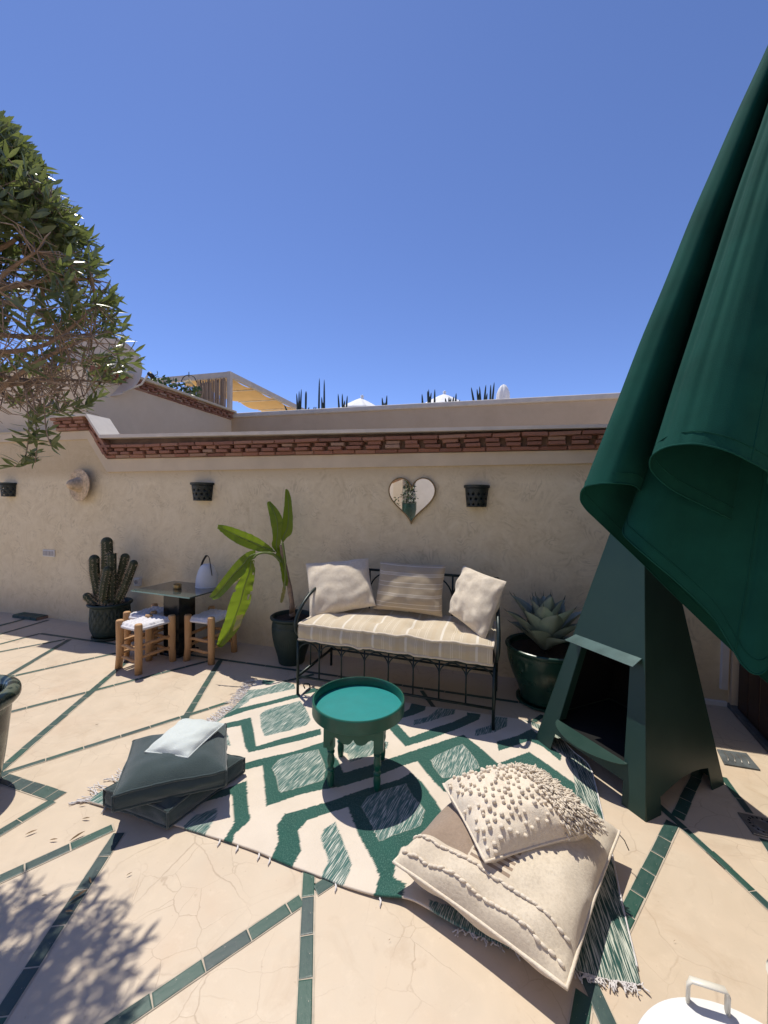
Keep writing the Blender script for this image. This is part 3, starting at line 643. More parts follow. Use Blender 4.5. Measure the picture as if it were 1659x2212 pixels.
# ================================================================ THINGS ON THE WALL
def diamond_pot(name, lab, s, z, wd=.20, h=.17):
    t_ = thing(name, lab, 'wall lamp', WF @ Vector((s, 0, z - h)), WANG, 'pierced clay wall lamps'); Fr_ = WF @ Matrix.Translation((s, -.005, z - h)); r0, r1 = wd * .40, wd * .48
    mb = MB(Fr_); NU, NV = 48, 20; idx = [[None] * (NV + 1) for _ in range(NU + 1)]
    for i in range(NU + 1):
        a = math.pi + math.pi * i / NU
        for j in range(NV + 1):
            r = lerp(r0, r1, j / NV); idx[i][j] = mb.V((math.cos(a) * r, math.sin(a) * r, h * .86 * j / NV))
    for i in range(NU):
        for j in range(NV):
            cu, cv = (i + .5) / 8.0, (j + .5) / 5.5
            row = int(cv); fu = (cu + .5 * (row % 2)) % 1 - .5; fv = cv % 1 - .5
            if 1 < i < NU - 2 and 1 < j < NV - 2 and abs(fu) / .24 + abs(fv) / .38 < 1: continue
            mb.f.append([idx[i][j], idx[i + 1][j], idx[i + 1][j + 1], idx[i][j + 1]])
    solid(mb.build('pierced_body', 'dark_clay', t_), .007)
    mb = MB(Fr_); pr = [(r1 * 1.0, h * .86), (r1 * 1.14, h * .87), (r1 * 1.16, h * .98), (r1 * 1.08, h), (r1 * .96, h), (r1 * .95, h * .87)]; mb.lathe(pr, 32, a0=math.pi, a1=2 * math.pi); mb.build('rim', 'dark_clay', t_, auto=40)
    mb = MB(Fr_); mb.lathe([(.001, .004), (r0, .004)], 24, a0=math.pi, a1=2 * math.pi); mb.box((0, .0045, h * .5), (wd * .8, .007, h * .95)); mb.build('back_plate', 'dark_clay', t_, smooth=False)
diamond_pot('wall_lamp', 'pierced black clay wall lamp half cut off at the left edge', W(21, 1040)[0] + .02, W(21, 1042)[1] - .005, .20)
diamond_pot('wall_lamp', 'pierced black clay wall lamp above the glass table', W(441, 1045)[0], W(441, 1043)[1], .235, .185)
diamond_pot('wall_lamp', 'pierced black clay wall lamp right of the heart mirror', W(1030, 1049)[0], W(1030, 1048)[1], .195, .185)
# heart mirror
hs, hz = W(890, 1082); hr = .205
def heart(t):
    x = 16 * math.sin(t) ** 3; y = 13 * math.cos(t) - 5 * math.cos(2 * t) - 2 * math.cos(3 * t) - math.cos(4 * t); return x / 16 * hr, (y + 2.5) / 14.6 * hr * .98
hm = thing('heart_mirror', 'heart shaped mirror with thin brass frame on the plaster wall', 'mirror', WF @ Vector((hs, 0, hz)), WANG); HF = WF @ Matrix.Translation((hs, 0, hz))
pts = [heart(2 * math.pi * k / 80) for k in range(80)]
mb = MB(HF); mb.f.append([mb.V((x, -.022, z)) for x, z in pts][::-1]); mb.build('mirror_glass', 'mirror_silver', hm, smooth=False)
mb = MB(HF)
for k in range(80):
    a, b = pts[k], pts[(k + 1) % 80]; mb.quad((a[0], -.001, a[1]), (b[0], -.001, b[1]), (b[0], -.020, b[1]), (a[0], -.020, a[1]))
mb.f.append([mb.V((x, -.020, z)) for x, z in pts]); mb.build('backing', 'black_leather', hm, smooth=False)
mb = MB(HF); mb.tube([(x * 1.012, -.022, z * 1.012) for x, z in pts], .006, 6, closed=True); mb.build('frame', 'brass_frame', hm)
# straw hat
hs, hz = W(183, 1048); ht = thing('straw_hat', 'woven straw hat with pointed crown hung on the wall', 'hat', WF @ Vector((hs, 0, hz)), WANG); TF = WF @ Matrix.Translation((hs, -.032, hz)) @ Matrix.Rotation(-.10, 4, 'Z') @ Matrix.Rotation(math.pi / 2, 4, 'X')
pr = [(.178, .035), (.178, .028)]
for k in range(11): r = .174 - k * .0088; pr += [(r, .030 - .0 + .005 * (k % 2)), (r - .004, .034 + .004 * (k % 2))]
mb = MB(TF); mb.lathe(pr + [(.08, .038)], 40, fn=lambda a, z, r: .004 * math.sin(a * 3)); solid(mb.build('brim', 'straw', ht), .006)
pr = []
for k in range(13):
    u = k / 12; r = (.088 - .045 * u) * (1 - u ** 6) ** .5 * (1 - .10 * math.sin(u * math.pi)); pr += [(r + .003, .036 + .12 * u), (max(.001, r - .004), .036 + .12 * (u + .035))]
mb = MB(TF); mb.lathe(pr, 32); mb.build('crown', 'straw', ht)
# switch plate and socket
s, z = W(107, 1195); sp = thing('light_switch', 'pale double light switch on the wall left of the cactus', 'switch', WF @ Vector((s, 0, z)), WANG); Fz = WF @ Matrix.Translation((s, 0, z))
mb = MB(Fz); mb.box((0, -.006, 0), (.19, .012, .082)); bevel(mb.build('plate', 'plastic_white', sp, smooth=False), .003)
for x, w_ in ((-.058, .055), (-.002, .05), (.053, .05)): mb = MB(Fz); mb.box((x, -.0145, 0), (w_, .006, .055)); bevel(mb.build('rocker', 'plastic_grey', sp, smooth=False), .002)
s, z = W(301, 1256); sp = thing('wall_socket', 'small white wall socket behind the cactus', 'socket', WF @ Vector((s, 0, z)), WANG); Fz = WF @ Matrix.Translation((s, 0, z))
mb = MB(Fz); mb.box((0, -.02, 0), (.075, .04, .085)); bevel(mb.build('box', 'plastic_white', sp, smooth=False), .004)
mb = MB(Fz); mb.lathe([(.001, 0), (.022, .0), (.022, .004)], 20); mb.v = [Fz @ Matrix.Translation((0, -.041, 0)) @ Matrix.Rotation(math.pi / 2, 4, 'X') @ Fz.inverted() @ v for v in mb.v]; mb.build('outlet', 'plastic_grey', sp)
# ================================================================ CORNER BY THE CACTUS
def pot_obj(name, lab, c, prof, inner, m, cat='pot', fn=None, n=64, soil=None, saucer=None):
    t_ = thing(name, lab, cat, c); mb = MB(Matrix.Translation(c)); mb.lathe(prof + inner, n, fn=fn); mb.build('body', m, t_, auto=50)
    if soil: mb = MB(Matrix.Translation(c)); mb.grid(lambda u, v: (soil[0] * u * math.cos(2 * math.pi * v), soil[0] * u * math.sin(2 * math.pi * v), soil[1] + .012 * nz((u * 5, v * 9, 0)) * (1 - u)), 8, 32); mb.build('soil', 'soil', t_)
    if saucer: mb = MB(Matrix.Translation(c)); r, h = saucer; mb.lathe([(.001, .002), (r * .92, .002), (r, h * .4), (r, h), (r * .93, h), (r * .9, h * .35), (.001, h * .35)], 48); mb.build('saucer', m, t_, auto=40)
    return t_
def smooth_prof(pts, k=4): return [(max(.001, p.x), p.y) for p in cr([Vector((a, b, 0)) for a, b in pts], k)]
kc = G(216, 1391) + Vector((-.035, .20, 0))
def lattice(a, z, r):
    if not (.10 < z < .32) or r < .12: return 0
    u = a * 9 / math.pi; w = (z - .10) / .22 * 2.0
    d = min(abs(((u + w) % 1) - .5), abs(((u - w) % 1) - .5)); return -.012 * max(0, 1 - d / .10)
pr = smooth_prof([(.13, .03), (.155, .05), (.178, .12), (.182, .22), (.176, .32), (.180, .335), (.198, .35), (.202, .365), (.192, .375)], 6)
cpot = pot_obj('cactus_pot', 'dark green pot with lattice pattern holding the cactus', kc, pr, [(.175, .37), (.165, .33), (.001, .33)], 'pot_dark', fn=lattice, n=144, soil=(.165, .335), saucer=(.165, .03))
cac = thing('cactus', 'dark ribbed columnar cactus with one broken stem beside the stools', 'cactus', kc + Vector((0, 0, .34)))
CS = [([(640, 1310), (630, 900), (632, 600), (625, 345)], 74, 'round', .03), ([(700, 1310), (702, 900), (700, 520)], 60, 'cut', -.05), ([(520, 1310), (470, 1000), (435, 800), (430, 610)], 66, 'round', -.02),
      ([(560, 1310), (590, 1050), (640, 790)], 62, 'round', -.10), ([(720, 1310), (790, 1050), (860, 800), (908, 580)], 58, 'round', .04), ([(770, 1310), (880, 1100), (980, 850), (1040, 680)], 55, 'round', -.04), ([(470, 1320), (400, 1270), (320, 1190)], 56, 'round', -.09),
      ([(600, 1330), (610, 1290)], 45, 'round', -.11)]
spn = MB(); cr_ = random.Random(2)
for pp, r, end, dy in CS:
    Yc = kc.y + dy; path_ = cr([P(*zz('M', p), Yc) for p in pp], 7); rad = r * .1389 * Yc / FD; mb = MB(); n = 40; rings = []; m = len(path_); tot = m + (5 if end == 'round' else 1)
    if end == 'round':
        tdir = (path_[-1] - path_[-2]).normalized(); ext = [path_[-1] + tdir * rad * math.sin(q * math.pi / 10) * 1.1 for q in range(1, 6)]; rr2 = [rad * math.cos(q * math.pi / 10) for q in range(1, 6)]
    else: ext = [path_[-1] + Vector((0, 0, -.004))]; rr2 = [rad * .2]
    full = path_ + ext; rl = [rad * (.82 + .18 * min(1, k / 5)) for k in range(m)] + rr2; up = Vector((0, -1, 0))
    for k, p in enumerate(full):
        a = full[max(0, k - 1)]; b = full[min(len(full) - 1, k + 1)]; t = (b - a).normalized() if (b - a).length > 1e-6 else Vector((0, 0, 1)); u_ = (up - t * up.dot(t)).normalized(); w_ = t.cross(u_); ring = []
        for j in range(n):
            an = 2 * math.pi * j / n; rib = 1 + .13 * abs(math.sin(an * 4)) - .06 + .03 * nz((k * .4, an * 2, rad * 50))
            ring.append(mb.V(p + (u_ * math.cos(an) + w_ * math.sin(an)) * rl[k] * rib))
            if j % 5 == 2 and k < m and cr_.random() < .9:
                nn = (u_ * math.cos(an) + w_ * math.sin(an))
                for q in range(3): dd_ = (nn + rvec(cr_) * .8).normalized(); spn.tube([p + nn * rl[k] * rib * .98, p + nn * rl[k] * rib + dd_ * cr_.uniform(.015, .028)], [.0015, .0006], 3, cap=False)
        rings.append(ring)
    for A_, B_ in zip(rings, rings[1:]):
        for j in range(n): mb.f.append([A_[j], A_[(j + 1) % n], B_[(j + 1) % n], B_[j]])
    mb.f.append(rings[-1]); mb.build('stem', 'cactus_skin', cac)
spn.build('spines', 'straw', cac, smooth=False, kind='stuff')
# ---- glass table
TZ = .60
q0, q1, q2 = G(283, 1275, TZ), G(387, 1288, TZ), G(388, 1257, TZ); ex = (q1 - q0); ey = (q2 - q0); ex = ex * (.70 / ex.length); ta = math.atan2(ex.y, ex.x)
tcn = q0 + ex / 2 + (Matrix.Rotation(math.pi / 2, 3, 'Z') @ ex) * .345
tb = thing('glass_table', 'low square table with smoked glass top on a black stone pedestal', 'table', (tcn.x, tcn.y, 0), ta); TF = Matrix.Translation((tcn.x, tcn.y, 0)) @ Matrix.Rotation(ta, 4, 'Z')
mb = MB(TF); mb.box((0, 0, TZ - .006), (.70, .48, .012)); bevel(mb.build('glass_top', 'smoked_glass', tb, smooth=False), .002)
mb = MB(TF); mb.box((0, -.2415, TZ - .006), (.698, .003, .011)); mb.box((-.3515, 0, TZ - .006), (.003, .478, .011)); mb.build('glass_edge', 'glass_edge', tb, smooth=False)
mb = MB(TF); mb.box((.01, -.03, (TZ - .012) / 2 + .012), (.19, .19, TZ - .038)); bevel(mb.build('pedestal', 'black_marble', tb, smooth=False), .003)
mb = MB(TF); mb.box((.01, -.03, .012), (.235, .235, .024)); bevel(mb.build('base', 'black_marble', tb, smooth=False), .003)
mb = MB(TF); mb.box((.01, -.03, TZ - .0195), (.20, .20, .0135)); mb.build('top_plate', 'black_marble', tb, smooth=False)
ca = G(383, 1272, TZ); cd = thing('brass_candle_tin', 'small brass candle tin on the glass table', 'candle', ca)
mb = MB(Matrix.Translation(ca)); mb.lathe([(.001, .001), (.036, .001), (.037, .004), (.037, .042), (.034, .046), (.033, .040), (.001, .034)], 32); mb.build('tin', 'brass_tin', cd, auto=40)
mb = MB(Matrix.Translation(ca)); mb.tube([(0, 0, .034), (.001, 0, .044)], .0015, 5); mb.build('wick', 'black_leather', cd)
la = G(443, 1268, TZ) + Vector((.0, .04, 0)); ln_ = thing('portable_lamp', 'white cone lamp with black strap handle on the glass table', 'lamp', la)
mb = MB(Matrix.Translation(la)); mb.lathe(smooth_prof([(.001, .001), (.098, .001), (.104, .008), (.100, .066), (.086, .132), (.064, .187), (.038, .215), (.001, .225)], 5), 48); mb.build('shade', 'lantern_white', ln_)
mb = MB(Matrix.Translation(la) @ Matrix.Rotation(-.5, 4, 'Z')); mb.tube(cr([(-.078, -.012, .150), (-.061, -.010, .22), (-.031, 0, .28), (0, 0, .30), (.031, 0, .28), (.061, -.010, .22), (.090, -.012, .115)], 6), .010, 8, flat=.35); mb.build('handle', 'black_leather', ln_)
# ---- stools
def make_stool():
    t_ = thing('woven_stool', 'x', 'stool'); hw, hd, hh = .125, .15, .415; r1 = random.Random(8)
    for sx in (-1, 1):
        for sy in (-1, 1):
            x, y = sx * hw, sy * hd; mb = MB(); mb.tube([(x + sx * .008, y + sy * .006, 0), (x + .002, y, .12), (x - .001, y + .002, .25), (x, y, .36), (x, y, .405), (x, y, hh)], [.028, .029, .030, .0305, .030, .025], 14); mb.build('leg', 'peeled_poplar', t_)
    for sy in (-1, 1):
        for z in (.10, .20): mb = MB(); y = sy * hd; mb.tube([(-hw, y, z), (-.04, y + .003, z + .004), (.05, y - .003, z - .003), (hw, y, z)], [.010, .0145, .014, .010], 9); mb.build('rung', 'peeled_poplar', t_)
    for sx in (-1, 1):
        for z in (.13, .23): mb = MB(); x = sx * hw; mb.tube([(x, -hd, z), (x + .003, -.05, z + .004), (x - .003, .05, z), (x, hd, z)], [.010, .0145, .014, .010], 9); mb.build('rung', 'peeled_poplar', t_)
    for sy in (-1, 1): mb = MB(); mb.tube([(-hw, sy * hd, .365), (hw, sy * hd, .365)], .012, 8); mb.build('seat_rail', 'peeled_poplar', t_)
    mb = MB(); NX, NY = 40, 48; X0, Y0 = hw + .004, hd + .006
    def top(u, v):
        x, y = (2 * u - 1) * X0, (2 * v - 1) * Y0; i, j = int(u * 10), int(v * 12)
        we = .0075 * math.cos((u * 10 % 1 - .5) * math.pi) * math.cos((v * 12 % 1 - .5) * math.pi) * (1 if (i + j // 2) % 2 else -.4)
        ed = max(0, 1 - min(u, 1 - u) * 9) ** 2 + max(0, 1 - min(v, 1 - v) * 11) ** 2
        cut = 1.0
        cx, cy = abs(x), abs(y)
        if cx > hw - .022 and cy > hd - .020: x *= .86; y *= .90
        return (x, y, .398 + we - .022 * min(1.2, ed) - .012 * math.sin(u * math.pi) * math.sin(v * math.pi))
    mb.grid(top, NX, NY); mb.grid(lambda u, v: (lambda p: (p[0] * .97, p[1] * .97, .352))(top(1 - u, v)), NX, NY)
    e = [top(k / 20, 0) for k in range(20)] + [top(1, k / 20) for k in range(20)] + [top(1 - k / 20, 1) for k in range(20)] + [top(0, 1 - k / 20) for k in range(20)]
    mb.tube([(p[0] * .985, p[1] * .985, .364) for p in e], .0135, 8, closed=True); mb.build('woven_seat', 'white_cord', t_)
    return t_
st = make_stool()
def place(o, front, left, right, lab):     # three foot points of the near corner
    e1 = (left - front); a = math.atan2(-e1.y, -e1.x); c = (left + right) / 2
    o.location = (c.x, c.y, 0); o.rotation_euler = (0, 0, a); o['label'] = lab; o['group'] = 'white woven stools round the glass table'
place(st, G(301, 1455), G(263, 1443), G(367, 1428), 'woven stool standing nearest, its white seat half in the sun')
s2 = copy_tree(st); place(s2, G(459, 1433), G(408, 1425), G(502, 1409), 'woven stool in the shade behind the hanging banana leaf')
s3 = copy_tree(st); place(s3, G(327, 1428), G(270, 1419), G(382, 1400), 'woven stool tucked in behind the sunlit stool beside the cactus')
# ================================================================ BANANA PLANT
bc = G(622, 1443) + Vector((.0, .14, 0))
def relief(a, z, r):
    if r < .13: return 0
    d = 0
    for k in range(5):
        a0 = -math.pi / 2 - .15 + k * 2 * math.pi / 5; u = ((a - a0 + math.pi) % (2 * math.pi) - math.pi) * .17; v = z - .20
        for w_, h_ in ((.050, .075), (.030, .050), (.012, .03)):
            e = math.hypot(u / w_, v / h_); d = max(d, 1 - abs(e - 1) / (.10 * .05 / w_)) if v > -.03 else d
    if abs(z - .345 - .008 * math.sin(a * 16)) < .006: d = 1
    return -.005 * max(0, d)
pr = smooth_prof([(.11, .0), (.115, .01), (.125, .06), (.155, .16), (.174, .26), (.178, .33), (.170, .38), (.176, .392), (.190, .402), (.192, .418), (.180, .426)], 6)
pot_obj('banana_pot', 'dark green pot with carved ornament holding the banana plant', bc, pr, [(.168, .42), (.16, .385), (.001, .385)], 'pot_dark', fn=relief, n=200, soil=(.16, .392))
bp = thing('banana_plant', 'young banana plant with bright drooping leaves left of the bench', 'banana plant', bc + Vector((.01, 0, .39)))
BY = bc.y
stem = [P(*zz('N', p), BY + dy) for p, dy in (((1185, 1580), 0), ((1180, 1450), 0), ((1150, 1250), 0), ((1110, 1060), -.01), ((1075, 900), -.02), ((1062, 790), -.02))]
mb = MB(); mb.tube(cr(stem, 5), [.030, .027, .025, .024, .023] + [.022] * 6 + [.020] * 6 + [.018] * 9, 12); mb.build('stem', 'twig', bp)
mb = MB(); mb.tube(cr([P(*zz('N', p), BY + dy) for p, dy in (((1110, 1120), -.02), ((1060, 990), -.04), ((980, 900), -.08), ((890, 876), -.12), ((800, 890), -.16), ((752, 935), -.18))], 5), [.013] * 14 + [.009] * 12, 8); mb.build('leaf_stalk', 'banana_rib', bp)
def blade(pairs, name='leaf', fold=.10, rib=True, m='banana_leaf_skin', tears=0.0, seed=1, ripple=.006):
    WX = lambda p, q: (p[0] + (p[0] - q[0]) * .06, p[1] + (p[1] - q[1]) * .06)
    A_ = cr([P(*zz('N', WX(p, q)), BY + d) for p, q, d in pairs], 6); B_ = cr([P(*zz('N', WX(q, p)), BY + d + .03) for p, q, d in pairs], 6); nn = len(A_); mb = MB(); K = 10; rnd = random.Random(seed)
    view = Vector((0, 1, .1)); rows = []; mids = []
    for k in range(nn):
        w = (B_[k] - A_[k]).length; row = []
        for j in range(K + 1):
            t = j / K; p = A_[k].lerp(B_[k], t) + view * (w * fold * (1 - abs(2 * t - 1)) + ripple * 2.2 * nz((k * .55, 3 if t > .5 else 0, seed)) * abs(2 * t - 1)); row.append(mb.V(p))
        rows.append(row); mids.append(A_[k].lerp(B_[k], .5) + view * w * fold - Vector((0, .004, 0)))
    for k in range(nn - 1):
        for j in range(K):
            if tears and (j in (0, 1, K - 1, K - 2)) and rnd.random() < tears: continue
            mb.f.append([rows[k][j], rows[k + 1][j], rows[k + 1][j + 1], rows[k][j + 1]])
    o = mb.build(name, m, bp)
    if rib: r = MB(); r.tube(mids, [lerp(.006, .0015, k / nn) for k in range(nn)], 6); r.build('midrib', 'banana_rib', o)
    return o
blade([((1085, 775), (1070, 780), 0), ((1052, 690), (1112, 715), .0), ((1072, 560), (1175, 645), .01), ((1092, 420), (1185, 500), .03), ((1103, 280), (1172, 300), .06), ((1106, 190), (1150, 200), .10), ((1112, 160), (1130, 165), .12)], seed=1)
blade([((1005, 868), (1030, 860), -.02), ((958, 790), (1048, 765), -.03), ((972, 700), (1060, 620), -.03), ((950, 540), (1072, 510), -.02), ((925, 420), (1020, 400), 0), ((905, 330), (960, 325), .03), ((912, 302), (935, 298), .05)], seed=2)
blade([((995, 868), (985, 858), -.03), ((850, 862), (900, 782), -.07), ((725, 830), (760, 695), -.11), ((620, 790), (640, 645), -.15), ((500, 725), (520, 600), -.19), ((400, 650), (420, 572), -.23), ((345, 600), (350, 562), -.25)], seed=3)
blade([((770, 930), (770, 848), -.17), ((690, 985), (690, 872), -.20), ((650, 1095), (600, 940), -.23), ((545, 1190), (500, 1050), -.26), ((450, 1295), (400, 1180), -.28), ((360, 1380), (300, 1310), -.29), ((295, 1402), (255, 1372), -.29)], seed=4)
blade([((690, 968), (752, 958), -.18), ((640, 1090), (760, 1100), -.20), ((545, 1290), (733, 1250), -.21), ((490, 1440), (700, 1430), -.21), ((440, 1620), (640, 1570), -.20), ((380, 1790), (560, 1750), -.19), ((345, 1900), (440, 1890), -.18), ((365, 1932), (390, 1938), -.18)], tears=.035, seed=5, ripple=.010)
blade([((1050, 800), (1085, 770), -.03), ((1000, 900), (1090, 860), -.06), ((1040, 985), (1105, 960), -.07), ((1060, 1080), (1115, 1060), -.08), ((1072, 1170), (1135, 1180), -.08), ((1085, 1240), (1125, 1255), -.08)], seed=6, fold=.3)
blade([((1090, 1200), (1105, 1190), -.085), ((1066, 1330), (1108, 1300), -.085), ((1050, 1420), (1085, 1400), -.085), ((1058, 1438), (1068, 1438), -.085)], 'dry_leaf_tip', rib=False, m='banana_dry', tears=.06, seed=7)
mb = MB(); mb.tube(cr([P(*zz('N', p), BY - .10) for p in ((1075, 765), (1090, 860), (1108, 1000), (1105, 1150), (1098, 1290))], 5), [.010] * 10 + [.006] * 11, 7); mb.build('leaf_stalk', 'banana_rib', bp)
for a_, b_, c_, d_ in (((600, 1700), (640, 1560), (560, 1580), (520, 1760)), ((640, 1120), (560, 1200), (520, 1230), (600, 1130))):
    mb = MB(); q = [P(*zz('N', p), BY - .215) for p in (a_, b_, c_, d_)]; mb.grid(lambda u, v: q[0].lerp(q[1], u).lerp(q[3].lerp(q[2], u), v) + Vector((0, -.01 * math.sin(u * 7), 0)), 8, 4); mb.build('dry_leaf_edge', 'banana_dry', bp)
mb = MB()
for k in range(5): mb.tube([P(*zz('N', (1180 + k * 8 - 16, 1560 - k * 6)), BY - .02), P(*zz('N', (1150 + k * 22, 1470 - 20 * (k % 2))), BY - .05)], [.008, .001], 5)
mb.build('stem_husk', 'bark', bp)
# ================================================================ AGAVE
ac = Vector((1.205, 2.885, 0))
def rings_fn(a, z, r):
    d = 0
    for a0 in (-2.55, -.9, .8, 2.4):
        u = ((a - a0 + math.pi) % (2 * math.pi) - math.pi) * .26; e = math.hypot(u / .032, (z - .315) / .038); d = max(d, 1 - abs(e - 1) / .28)
    return .010 * max(0, d) if r > .2 else 0
pr = smooth_prof([(.165, .03), (.168, .05), (.185, .11), (.225, .20), (.255, .29), (.266, .36), (.266, .385), (.278, .395), (.280, .412), (.270, .42)], 6)
pot_obj('agave_pot', 'large glossy green pot with ring handles holding the agave', ac, pr, [(.252, .41), (.245, .37), (.001, .37)], 'pot_green', fn=rings_fn, n=160, soil=(.245, .375), saucer=(.195, .022))
ag = thing('agave', 'grey green agave with spiny pointed leaves between bench and chiminea', 'agave', ac + Vector((0, 0, .37)))
ar_ = random.Random(21)
for k in range(24):
    ring_ = k / 24; az = k * 2.39996; tilt = lerp(.10, 1.10, ring_ ** .9) + ar_.uniform(-.06, .06); ln = lerp(.31, .42, 1 - abs(ring_ - .35)) * ar_.uniform(.9, 1.08)
    if ring_ > .85: ln *= .75
    d = Vector((math.cos(az) * math.sin(tilt), math.sin(az) * math.sin(tilt), math.cos(tilt))); out = Vector((math.cos(az), math.sin(az), 0)); sd = Vector((-math.sin(az), math.cos(az), 0)); up = sd.cross(d) * -1
    if up.dot(Vector((0, 0, 1))) < 0: up = -up
    base = ac + Vector((0, 0, .395)) + out * .02; mb = MB(); NS = 14; rows = []
    for i in range(NS + 1):
        t = i / NS; w = (.05 + .09 * math.sin(min(1, t / .5) * math.pi / 2) if t < .5 else .14 * (1 - ((t - .5) / .5) ** 2.0)) * .56; w = max(w, .0016)
        c = base + d * ln * t + up * (.05 * ln * math.sin(t * 2.6)) ; th = .010 * (1 - t) + .0015; row = []
        for j in range(7):
            v = j / 3 - 1; tooth = .0022 * (1 if i % 2 else -1) if abs(v) > .95 and .2 < t < .95 else 0
            row.append(mb.V(c + sd * (w * v + (tooth if v > 0 else -tooth)) + up * (abs(v) ** 1.6 * w * .55)))
        rows.append((row, [mb.V(c + sd * (w * (j / 3 - 1)) + up * (abs(j / 3 - 1) ** 1.6 * w * .55) - up * th * (1 - (j / 3 - 1) ** 2)) for j in range(7)]))
    for (a1, b1), (a2, b2) in zip(rows, rows[1:]):
        for j in range(6): mb.f.append([a1[j], a1[j + 1], a2[j + 1], a2[j]]); mb.f.append([b1[j + 1], b1[j], b2[j], b2[j + 1]])
    lf = mb.build('leaf', 'agave_skin', ag); tp = base + d * ln + up * (.05 * ln * math.sin(2.6)); mb = MB(); mb.tube([tp - d * .006, tp + d * .034], [.0028, .0003], 5); mb.build('spine', 'spike_leaf', lf)
# ================================================================ RUG
bot = [GZ('L', (555, 1268)), GZ('L', (720, 1316)), GZ('L', (1085, 1413)), GZ('C', (0, 578)), GZ('C', (240, 672)), GZ('C', (410, 743)), GZ('C', (630, 822)), GZ('C', (800, 894)), GZ('C', (1040, 970)), GZ('C', (1260, 1020)), GZ('F', (1185, 672)), GZ('F', (1500, 800)), GZ('H', (430, 925)), GZ('H', (640, 985)), GZ('H', (850, 1020))]
top = [Vector(p) for p in (G(*[v / 1.736 for v in q]) for q in ((960, 2556), (989, 2554), (1066, 2563), (1153, 2582), (1400, 2622), (1544, 2642), (1599, 2653), (1708, 2666), (1900, 2695), (1960, 2706), (2020, 2722)))]
lef = [bot[0], GZ('L', (700, 1160)), GZ('A', (285, 505)), top[0]]
rig = [bot[-1], G(2380 / 1.736, 3600 / 1.736), G(2337 / 1.736, 3419 / 1.736), G(2292 / 1.736, 3200 / 1.736), GZ('B', (1420, 915)), GZ('B', (1350, 640)), GZ('G', (560, 640)), GZ('G', (440, 520)), top[-1]]
def resamp(pts, n):
    pts = cr(pts, 6); d = [0.0]
    for a, b in zip(pts, pts[1:]): d.append(d[-1] + (b - a).length)
    out = []; k = 0
    for i in range(n + 1):
        s = d[-1] * i / n
        while k < len(d) - 2 and d[k + 1] < s: k += 1
        out.append(pts[k].lerp(pts[k + 1], (s - d[k]) / max(1e-9, d[k + 1] - d[k])))
    return out
NU, NV = 430, 250
b_, t_, l_, r_ = resamp(bot, NU), resamp(top, NU), resamp(lef, NV), resamp(rig, NV)
ba, ta_, la_, ra = (np.array([tuple(p) for p in q]) for q in (b_, t_, l_, r_))
u = np.linspace(0, 1, NU + 1)[:, None, None]; v = np.linspace(0, 1, NV + 1)[None, :, None]
pg_ = (1 - v) * ba[:, None] + v * ta_[:, None] + (1 - u) * la_[None] + u * ra[None] - ((1 - u) * (1 - v) * ba[0] + u * (1 - v) * ba[-1] + (1 - u) * v * ta_[0] + u * v * ta_[-1])
xy = pg_[..., :2].reshape(-1, 2)
